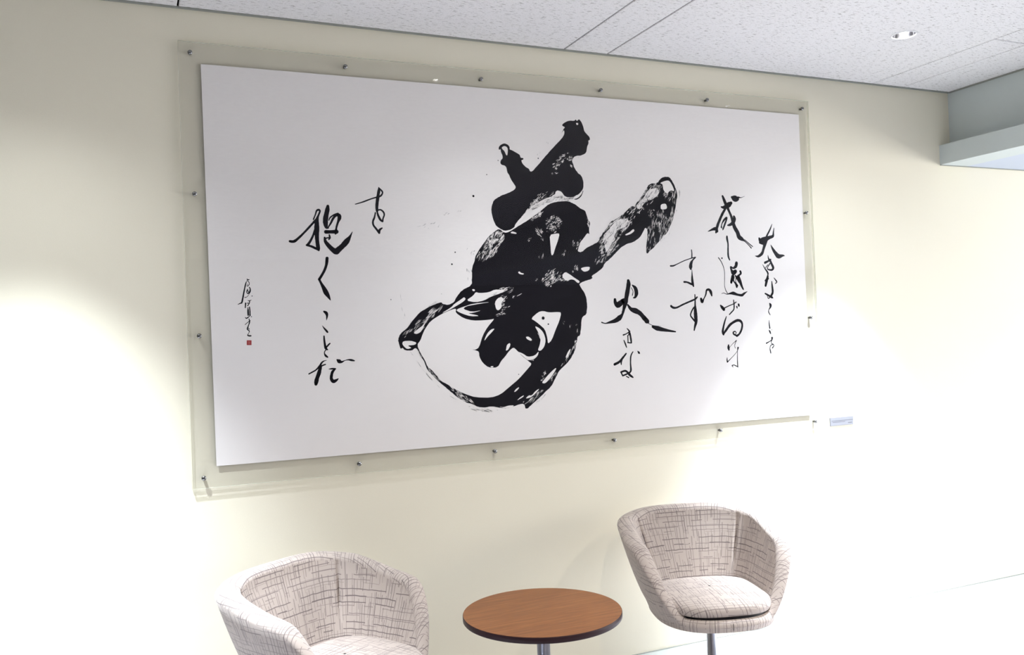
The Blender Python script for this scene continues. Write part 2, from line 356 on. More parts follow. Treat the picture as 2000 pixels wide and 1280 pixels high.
# ------------------------------------------------------------------ brush strokes in millimetres on the wall: x, height (, width)
INK_STROKES = [
  ('wo', [
    [(1410.0,2048.6,3.1),(1441.2,2058.6,5.4),(1472.8,2071.1,5.4),(1498.5,2079.5,6.2)],
    [(1507.8,2119.4,3.1),(1508.7,2109.9,10.9),(1504.8,2090.5,12.5),(1499.9,2063.4,13.2),(1497.1,2040.3,12.4),(1497.7,2024.9,10.9)],
    [(1511.6,2113.8,5.5),(1520.3,2104.5,7.0),(1522.4,2096.8,6.3),(1516.5,2087.0,7.0),(1504.4,2078.9,6.2)],
    [(1498.6,2026.9,5.4),(1512.4,2029.2,6.2),(1523.9,2019.8,7.0),(1526.2,2008.3,6.3),(1521.0,1994.7,6.2),(1518.6,1983.1,7.8)],
    [(1497.6,2021.1,6.2),(1501.7,2005.8,8.6),(1509.0,1990.6,9.3),(1516.6,1983.1,7.0)],
    [(1490.4,2017.1,5.4),(1485.8,1997.8,7.0),(1479.3,1982.3,7.7),(1480.7,1967.0,7.7),(1491.9,1951.9,8.5),(1503.1,1936.7,9.3)],
    [(1503.1,1936.7,8.6),(1505.5,1948.3,9.3),(1515.6,1956.1,5.5)],
  ]),
  ('daku', [
    [(1151.3,1899.1,9.5),(1167.6,1899.2,11.0),(1188.2,1915.4,8.8),(1210.9,1937.9,8.1),(1233.8,1962.5,8.2),(1253.0,1983.4,8.9)],
    [(1243.8,1985.0,5.2),(1251.9,2003.9,5.2),(1257.2,2018.9,6.7),(1265.5,2022.9,8.2),(1269.8,2017.4,7.5),(1264.9,2004.2,6.7),(1258.8,1989.1,11.2),(1256.3,1970.4,17.1),(1255.5,1948.0,20.1),(1254.7,1925.6,17.1),(1255.7,1899.5,14.9),(1258.5,1873.4,14.9),(1260.1,1865.2,7.4)],
    [(1248.0,1944.1,8.2),(1239.8,1921.6,8.2),(1228.0,1899.2,9.6),(1218.3,1886.1,10.4)],
    [(1214.6,1884.9,8.1),(1231.0,1880.6,8.9),(1245.5,1874.0,9.7),(1260.1,1866.7,8.2)],
    [(1301.5,2038.1,11.3),(1299.1,2023.7,17.3),(1292.6,1997.3,19.5),(1289.9,1974.8,19.5),(1293.0,1956.1,13.5),(1300.4,1952.5,5.3)],
    [(1298.5,1953.2,4.5),(1310.4,1971.4,7.5),(1320.5,1990.4,9.0),(1332.2,2002.7,9.8),(1343.6,2003.0,15.1),(1345.1,1992.8,15.1),(1338.8,1975.7,9.1),(1332.5,1956.8,7.5),(1330.1,1941.7,9.1),(1327.8,1930.3,6.8)],
    [(1303.3,1982.5,3.8),(1309.3,1993.9,5.3),(1324.7,2004.8,6.0),(1340.0,2009.7,7.6)],
    [(1290.5,1937.3,15.0),(1307.4,1937.6,13.5),(1331.9,1938.7,16.6)],
    [(1303.2,1926.2,5.3),(1304.7,1915.0,8.3),(1300.7,1907.4,4.5)],
    [(1284.8,1914.7,7.5),(1287.3,1899.8,12.7),(1298.0,1884.9,16.5),(1312.5,1870.0,18.8),(1327.2,1860.0,22.6),(1336.9,1868.3,22.6),(1352.6,1881.6,20.4),(1370.3,1900.7,22.0),(1384.4,1919.8,9.9),(1394.6,1938.9,2.3)],
    [(1287.7,1911.0,6.0),(1295.3,1914.1,5.2),(1302.8,1914.2,5.3)],
  ]),
  ('ku', [
    [(1291.4,1834.3,12.7),(1287.9,1810.0,11.2),(1279.7,1787.5,10.5),(1267.8,1767.0,10.4),(1258.0,1752.2,10.4)],
    [(1258.0,1752.2,8.9),(1264.9,1737.2,9.7),(1273.6,1720.4,14.9),(1282.3,1701.6,19.4),(1291.1,1686.5,13.5),(1298.8,1670.7,3.0)],
  ]),
  ('ko', [
    [(1272.3,1627.0,7.3),(1280.4,1621.2,12.3),(1283.4,1611.3,9.0),(1280.9,1593.2,1.7)],
    [(1263.7,1572.1,1.7),(1271.4,1561.3,5.6),(1278.1,1553.3,7.8),(1282.9,1547.0,7.3)],
  ]),
  ('to', [
    [(1269.0,1532.0,5.0),(1269.5,1516.7,7.3),(1271.2,1499.8,8.4),(1274.3,1484.4,10.0),(1281.1,1478.5,4.5)],
    [(1275.8,1487.1,6.1),(1284.5,1496.6,6.2),(1290.9,1502.5,5.0)],
    [(1275.5,1478.7,3.9),(1269.7,1472.0,3.9),(1268.8,1463.6,4.5),(1273.3,1455.1,8.4),(1280.1,1449.8,5.6)],
  ]),
  ('da', [
    [(1205.9,1388.1,5.0),(1219.9,1394.9,5.5),(1233.9,1402.5,5.5),(1248.3,1417.1,7.2),(1257.0,1429.3,6.7),(1265.6,1435.3,3.9),(1276.3,1437.6,1.4)],
    [(1253.8,1416.9,8.3),(1249.3,1406.0,13.3),(1244.6,1389.5,15.0),(1237.0,1370.4,15.5),(1233.2,1356.7,16.6),(1231.5,1347.6,12.2)],
    [(1248.1,1411.6,5.6),(1259.4,1418.0,5.6),(1270.7,1421.7,4.5)],
    [(1282.6,1403.0,1.7),(1295.3,1403.8,6.2),(1309.3,1403.6,4.5)],
    [(1308.7,1403.1,5.6),(1297.7,1392.4,10.1),(1293.0,1378.7,11.2),(1291.7,1364.8,12.3),(1299.2,1354.6,14.0),(1310.5,1358.2,10.1),(1318.6,1363.9,3.4)],
    [(1316.7,1437.8,5.6),(1324.4,1431.9,15.8),(1334.2,1428.6,8.5),(1347.1,1433.7,2.8),(1361.5,1435.9,5.1),(1372.8,1434.0,8.5),(1384.7,1431.2,4.6)],
  ]),
  ('signature_top', [
    [(988.2,1755.8,2.4),(990.4,1752.2,4.7),(996.3,1753.3,2.4)],
    [(985.6,1745.0,2.8),(982.5,1736.6,4.2),(977.8,1717.4,4.7),(973.7,1698.3,5.2),(970.1,1681.6,5.6),(966.4,1667.2,5.6),(962.2,1664.9,4.2),(952.9,1660.8,2.3)],
    [(986.9,1748.6,2.4),(992.6,1746.2,2.8),(995.8,1738.9,2.4),(993.3,1731.7,2.8),(987.4,1728.2,1.9),(988.8,1736.6,1.9)],
    [(995.4,1724.5,3.3),(998.6,1717.2,4.3),(995.9,1705.2,5.7),(988.8,1700.5,3.3),(985.5,1707.8,3.3),(989.3,1717.3,2.8)],
    [(988.1,1714.9,2.8),(991.3,1707.7,3.3),(994.6,1700.4,2.4)],
    [(977.9,1686.2,2.8),(986.1,1688.5,1.9),(994.5,1699.2,1.4)],
  ]),
  ('signature_middle', [
    [(989.1,1674.1,2.4),(994.9,1673.5,2.8),(1000.8,1676.3,1.9)],
    [(994.9,1674.0,3.3),(993.4,1664.4,3.3),(987.3,1654.9,3.3)],
    [(980.2,1664.6,5.2),(978.3,1647.8,3.8)],
    [(986.5,1664.5,3.3),(991.1,1664.4,2.8)],
    [(988.2,1647.6,3.3),(987.0,1630.8,4.2),(988.0,1618.8,4.7)],
    [(993.6,1649.9,3.8),(994.8,1635.5,4.3),(994.3,1618.7,4.7)],
    [(989.2,1640.4,3.8),(988.5,1621.2,5.2)],
    [(976.7,1611.9,1.9),(982.3,1608.1,4.2),(996.6,1618.6,1.9)],
  ]),
  ('signature_bottom', [
    [(990.3,1605.5,2.8),(992.3,1594.7,4.2),(988.5,1582.8,3.3),(985.9,1575.6,4.2),(983.3,1567.3,4.7),(990.0,1559.9,3.3),(987.4,1551.6,1.9),(983.7,1544.5,3.8),(988.3,1542.0,5.2),(995.2,1541.7,4.7)],
    [(975.8,1584.3,2.4),(984.1,1591.3,2.4),(994.8,1599.4,2.4)],
    [(984.7,1573.3,2.4),(990.3,1567.1,2.8)],
  ]),
  ('oo_left', [
    [(2648.3,1736.9,14.6),(2649.2,1722.0,21.6),(2643.5,1694.9,22.2),(2636.6,1667.9,21.6),(2630.8,1643.7,22.1),(2623.6,1622.1,19.2),(2616.5,1603.4,11.6),(2609.8,1595.4,5.8)],
    [(2575.2,1653.2,12.7),(2577.0,1639.2,17.9),(2588.0,1628.2,26.0),(2602.3,1635.5,26.1),(2620.0,1646.5,23.3)],
    [(2668.8,1716.4,5.9),(2684.0,1702.6,17.6),(2688.7,1680.8,19.4),(2682.1,1663.2,12.9),(2672.5,1659.3,5.9)],
    [(2662.0,1705.6,2.9),(2670.7,1689.2,3.5),(2666.7,1670.2,4.1)],
    [(2641.1,1627.2,8.8),(2657.5,1607.9,17.5),(2682.4,1599.3,24.7),(2704.0,1587.9,20.6),(2725.3,1565.6,22.4),(2740.7,1551.5,20.7)],
    [(2728.6,1568.3,14.2),(2737.5,1551.6,22.5),(2746.8,1545.9,7.1)],
    [(2768.4,1525.6,11.9),(2793.8,1517.2,21.5),(2839.0,1507.6,14.4),(2891.1,1498.8,6.1)],
    [(2620.8,1603.3,7.0),(2609.3,1584.6,12.8),(2596.3,1571.5,23.2),(2573.9,1558.6,19.6),(2542.7,1551.3,10.3),(2521.0,1547.6,4.6),(2502.9,1552.4,5.7)],
    [(2743.5,1543.3,3.6),(2768.7,1531.6,2.4),(2813.8,1526.5,1.2)],
  ]),
  ('ki_left', [
    [(2631.5,1521.9,3.5),(2643.4,1508.0,8.2),(2639.5,1491.9,5.8)],
    [(2611.4,1492.8,7.0),(2627.2,1497.7,4.7),(2646.5,1507.9,5.8)],
    [(2646.2,1499.8,8.2),(2650.0,1472.6,9.3),(2651.7,1456.3,7.0)],
    [(2634.4,1489.4,5.8),(2634.8,1456.9,4.7)],
    [(2632.9,1458.1,5.8),(2651.7,1455.2,4.7)],
    [(2613.4,1468.5,4.6),(2620.1,1452.1,7.0),(2625.7,1436.7,4.7)],
  ]),
  ('na_left', [
    [(2560.1,1363.0,11.5),(2584.1,1372.7,11.5),(2606.8,1393.2,9.3),(2621.9,1408.8,7.0)],
    [(2603.7,1393.4,6.9),(2595.2,1372.2,8.1),(2594.7,1360.4,4.6)],
    [(2683.4,1417.2,3.5),(2689.4,1409.9,10.6),(2693.6,1405.9,3.5)],
    [(2658.0,1415.5,4.7),(2646.5,1397.0,7.0),(2643.1,1364.7,7.0),(2643.5,1332.2,9.3),(2634.8,1321.8,8.1)],
    [(2591.3,1326.7,6.9),(2599.9,1310.1,6.9)],
    [(2591.3,1326.7,8.1),(2616.4,1330.8,9.3),(2637.5,1310.9,11.6),(2652.7,1300.4,7.0)],
    [(2599.9,1310.1,6.9),(2622.1,1317.1,7.0),(2631.7,1322.0,5.8)],
    [(2618.4,1306.4,4.6),(2630.7,1300.4,5.8)],
  ]),
  ('ma', [
    [(2998.5,1878.6,5.2),(2999.7,1861.7,5.9),(2998.7,1841.5,7.4)],
    [(2878.1,1803.7,7.3),(2893.9,1804.4,7.3),(2914.2,1811.8,4.4),(2954.9,1827.9,4.4),(2995.8,1839.8,4.4),(3019.6,1844.3,5.2)],
    [(3018.3,1843.2,5.9),(3003.5,1831.4,8.1),(2992.6,1814.5,16.3),(2989.7,1797.6,18.5),(2990.2,1790.2,11.1)],
    [(2996.4,1785.8,2.2),(2996.1,1763.9,6.7),(2995.8,1740.3,12.6),(2998.0,1720.1,13.3),(3001.5,1708.2,7.4)],
    [(2950.1,1728.9,9.5),(2966.1,1727.7,8.1),(2985.9,1720.2,10.3),(2997.8,1715.0,7.4)],
  ]),
  ('zu', [
    [(2872.3,1618.0,10.9),(2884.6,1610.4,10.9),(2904.5,1610.7,8.7),(2937.0,1623.5,8.1),(2973.7,1636.2,8.1),(3006.6,1647.5,8.9),(3019.3,1657.4,7.4)],
    [(3006.9,1669.4,5.2),(3007.5,1649.1,7.4),(3006.2,1622.2,8.9),(3006.1,1595.2,17.0),(3006.8,1568.2,20.0),(3007.5,1541.3,16.3),(3000.4,1521.2,11.1),(2995.5,1502.9,7.4)],
    [(2998.7,1608.9,7.4),(2987.9,1595.6,6.6),(2978.0,1574.0,7.4),(2988.1,1558.6,8.1),(3001.6,1544.8,9.6)],
    [(3041.3,1648.6,12.6),(3046.7,1635.0,14.9),(3057.7,1650.1,6.0),(3068.9,1668.5,7.5),(3074.8,1688.8,9.7),(3088.5,1691.4,12.0),(3098.3,1680.1,15.0),(3102.8,1663.0,7.5)],
  ]),
  ('sei', [
    [(3189.1,2137.1,10.7),(3195.9,2121.8,15.3),(3203.5,2104.7,16.8),(3211.2,2091.2,19.1),(3222.7,2067.3,13.0),(3234.2,2043.4,13.8),(3243.4,2015.9,16.9),(3252.6,1988.4,20.8),(3268.4,1964.4,21.6),(3275.9,1943.7,23.1),(3292.5,1933.5,19.3),(3309.1,1923.3,6.2),(3333.9,1902.6,4.7),(3346.2,1890.5,6.2)],
    [(3309.5,1930.2,3.9),(3334.3,1911.3,4.7),(3355.3,1897.6,4.7)],
    [(3179.4,2085.1,7.6),(3194.0,2083.8,15.3),(3219.8,2094.9,26.8),(3237.3,2105.7,15.4)],
    [(3202.1,2077.1,11.5),(3184.0,2052.6,13.7),(3165.7,2021.2,13.7),(3151.8,1993.5,15.2),(3141.9,1962.5,9.1)],
    [(3148.5,1969.5,15.1),(3142.7,1979.7,18.9),(3126.0,1977.7,12.8),(3096.5,1966.9,3.0)],
    [(3172.3,1987.0,4.6),(3179.6,2006.0,5.3),(3190.9,2021.8,9.9),(3206.2,2034.1,9.9),(3208.1,2029.0,7.6),(3196.3,2004.6,9.9),(3184.6,1980.3,7.6),(3181.0,1975.1,3.0)],
    [(3174.9,1997.4,4.6),(3178.4,1983.7,5.3)],
    [(3251.0,2041.0,11.5),(3252.6,2029.9,19.2),(3245.3,2012.5,19.2),(3227.8,2001.8,13.8),(3212.8,1998.1,7.6)],
    [(3243.0,2133.6,11.5),(3251.3,2130.4,25.4),(3263.9,2127.3,30.8),(3276.8,2129.4,23.2),(3283.5,2134.1,9.3),(3298.4,2133.6,3.1),(3320.3,2141.2,1.2)],
  ]),
  ('shi', [
    [(3205.1,1944.5,9.2),(3205.3,1932.5,11.4),(3209.5,1908.4,8.4),(3208.0,1877.4,9.2),(3208.3,1849.8,9.9),(3215.0,1832.6,6.9)],
  ]),
  ('oo_right', [
    [(3478.6,2008.2,3.2),(3464.8,1981.5,7.9),(3445.6,1953.0,10.3),(3440.3,1935.3,19.7),(3430.2,1910.5,18.1),(3420.1,1885.8,14.2),(3410.2,1864.7,15.7),(3387.6,1850.5,11.7),(3368.1,1852.2,2.3)],
    [(3489.6,1989.0,4.0),(3485.4,1967.7,7.9),(3480.9,1949.9,13.5),(3458.3,1942.5,17.4),(3426.9,1931.6,27.6),(3404.8,1927.8,23.6),(3396.6,1938.3,9.4)],
    [(3417.2,1913.9,15.7),(3399.8,1917.2,11.8)],
    [(3466.6,1905.6,4.0),(3477.5,1886.2,13.5),(3494.2,1865.1,19.9),(3511.3,1851.0,23.9),(3538.3,1854.7,10.4),(3549.5,1853.0,2.4)],
  ]),
  ('ki_right', [
    [(3445.8,1856.1,2.4),(3448.5,1840.2,7.9),(3458.8,1826.1,10.3)],
    [(3425.4,1819.1,11.8),(3443.4,1826.1,10.3),(3461.5,1835.0,7.9)],
    [(3457.0,1833.2,10.3),(3466.9,1812.0,12.7),(3474.9,1794.4,13.5),(3465.4,1783.8,9.5),(3441.3,1787.4,6.3),(3441.9,1797.9,4.7),(3456.1,1815.6,6.3)],
    [(3410.9,1810.3,2.4),(3423.9,1790.9,6.3),(3440.4,1769.8,9.5),(3439.5,1752.2,5.5),(3441.1,1741.6,10.2)],
    [(3428.5,1794.4,3.9),(3442.4,1808.5,4.7)],
  ]),
  ('sui', [
    [(3254.5,1817.1,16.9),(3249.4,1801.6,16.9),(3234.1,1793.0,9.2),(3219.6,1798.2,9.2),(3223.1,1784.4,11.5),(3233.0,1770.5,23.0),(3246.1,1777.4,19.2)],
    [(3275.0,1777.3,11.5),(3277.5,1766.9,10.0),(3257.6,1753.2,10.0)],
    [(3232.5,1760.2,11.5),(3220.3,1729.2,13.0)],
    [(3245.0,1756.7,7.7),(3267.0,1728.9,15.4)],
    [(3150.5,1842.7,5.3),(3164.2,1825.6,4.5),(3177.5,1798.2,3.8),(3182.4,1770.7,3.4),(3180.3,1729.5,3.0)],
    [(3180.5,1733.4,3.0),(3179.3,1709.4,3.0),(3184.5,1688.7,3.8),(3194.3,1673.1,3.8)],
    [(3227.9,1753.7,15.3),(3217.9,1722.8,11.4),(3226.8,1733.0,6.1),(3236.0,1746.8,7.7)],
    [(3236.4,1753.7,6.1),(3233.2,1733.0,7.6),(3243.1,1719.1,7.7),(3250.7,1701.8,9.2)],
    [(3261.9,1753.5,15.4),(3271.3,1729.2,16.9),(3280.7,1704.9,11.6),(3288.6,1691.0,7.7)],
    [(3248.7,1746.7,4.6),(3245.6,1726.0,4.6),(3253.2,1708.6,11.5)],
    [(3160.6,1671.9,2.3),(3173.3,1674.4,3.0),(3189.8,1668.7,3.8),(3206.8,1671.3,7.6),(3228.0,1672.7,15.3),(3253.1,1665.5,11.5),(3278.5,1662.7,13.1),(3291.8,1670.1,10.8),(3311.6,1680.3,2.3)],
  ]),
  ('ge', [
    [(3151.5,1615.6,7.6),(3159.5,1606.9,15.1),(3169.4,1596.4,15.1)],
    [(3169.7,1601.5,6.1),(3195.3,1611.3,4.6),(3225.4,1621.1,4.6),(3242.8,1630.1,5.4)],
    [(3228.4,1640.0,5.3),(3230.2,1615.8,7.6),(3227.4,1595.2,6.9),(3212.8,1581.7,6.1),(3200.9,1571.7,6.1)],
    [(3245.9,1608.6,7.7),(3247.7,1601.7,6.1)],
    [(3257.1,1618.8,10.0),(3258.9,1611.8,9.2)],
  ]),
  ('ru', [
    [(3182.3,1561.8,4.6),(3172.9,1541.5,8.3),(3163.2,1514.4,10.6),(3157.8,1490.6,12.8),(3161.4,1478.5,11.3)],
    [(3161.4,1480.2,9.1),(3176.9,1496.9,12.1),(3199.1,1520.2,12.9),(3220.9,1533.4,12.2),(3246.8,1542.4,13.0),(3265.7,1537.4,13.0),(3273.4,1521.6,10.8),(3267.9,1497.6,10.7),(3254.1,1477.3,10.0),(3238.8,1468.1,10.7)],
    [(3238.8,1469.2,8.4),(3222.2,1476.6,8.4),(3218.5,1485.3,7.6),(3229.3,1490.1,5.3),(3236.1,1483.0,4.6),(3230.7,1476.3,3.1)],
  ]),
  ('tame', [
    [(3188.1,1426.3,7.6),(3187.4,1414.3,13.7),(3189.0,1403.9,9.1)],
    [(3189.4,1410.8,2.3),(3211.4,1430.5,2.3),(3235.6,1446.9,3.8)],
    [(3235.6,1446.9,3.8),(3226.2,1430.0,3.1),(3223.6,1419.8,3.0),(3227.3,1410.0,3.1)],
  ]),
  ('ni', [
    [(3176.6,1366.8,3.0),(3176.0,1354.8,6.8),(3177.7,1346.2,7.6)],
    [(3177.7,1346.2,5.3),(3199.5,1362.4,3.0),(3226.0,1383.6,2.7),(3239.4,1398.5,2.7),(3244.4,1412.1,7.6)],
    [(3240.2,1414.0,3.1),(3237.4,1374.5,3.8),(3236.5,1340.1,5.3),(3237.5,1319.4,5.3)],
    [(3204.1,1327.9,5.3),(3214.8,1330.1,3.8),(3227.2,1325.1,4.6),(3237.6,1320.1,3.8)],
    [(3204.0,1326.2,4.6),(3210.0,1320.1,2.3)],
  ]),
  ('na_right', [
    [(3439.5,1752.6,11.8),(3431.8,1731.5,15.7),(3423.9,1707.0,11.8)],
    [(3423.0,1731.6,7.9),(3439.1,1745.6,7.9)],
    [(3462.5,1727.8,4.7),(3464.3,1703.1,10.3),(3465.4,1674.9,12.6),(3456.6,1659.2,11.8)],
    [(3476.7,1745.3,3.2),(3489.3,1731.1,7.1),(3493.4,1724.0,5.6),(3484.1,1717.0,4.0)],
    [(3419.7,1668.5,7.9),(3439.0,1659.4,10.2),(3458.4,1650.3,11.8),(3464.8,1646.7,5.5)],
    [(3456.7,1660.9,6.3),(3442.8,1647.0,5.5),(3436.1,1645.4,3.9),(3432.2,1656.0,3.9)],
  ]),
  ('ko_right', [
    [(3444.8,1618.9,7.9),(3448.8,1611.8,14.2),(3447.0,1601.3,9.5),(3437.5,1589.1,3.9),(3435.6,1578.6,5.5),(3442.9,1566.2,4.7),(3444.5,1562.6,2.4)],
  ]),
  ('to_right', [
    [(3436.1,1538.2,2.4),(3436.1,1520.7,6.3),(3438.5,1499.5,7.9)],
    [(3450.2,1495.7,1.6),(3451.2,1488.6,3.2)],
    [(3432.3,1490.9,3.1),(3438.5,1482.0,9.4),(3442.3,1472.0,5.5)],
  ]),
  ('wo_right', [
    [(3450.1,1451.7,11.8),(3447.3,1441.3,7.1),(3433.8,1434.7,4.7),(3413.6,1426.7,7.1)],
    [(3447.2,1439.5,4.7),(3444.3,1425.6,3.9),(3455.1,1419.9,5.5),(3459.1,1412.8,4.7),(3449.7,1402.6,6.3)],
    [(3450.5,1418.3,3.9),(3439.3,1415.2,4.7),(3434.2,1401.4,4.7),(3435.9,1390.8,7.1),(3438.3,1378.4,7.1)],
  ]),
]
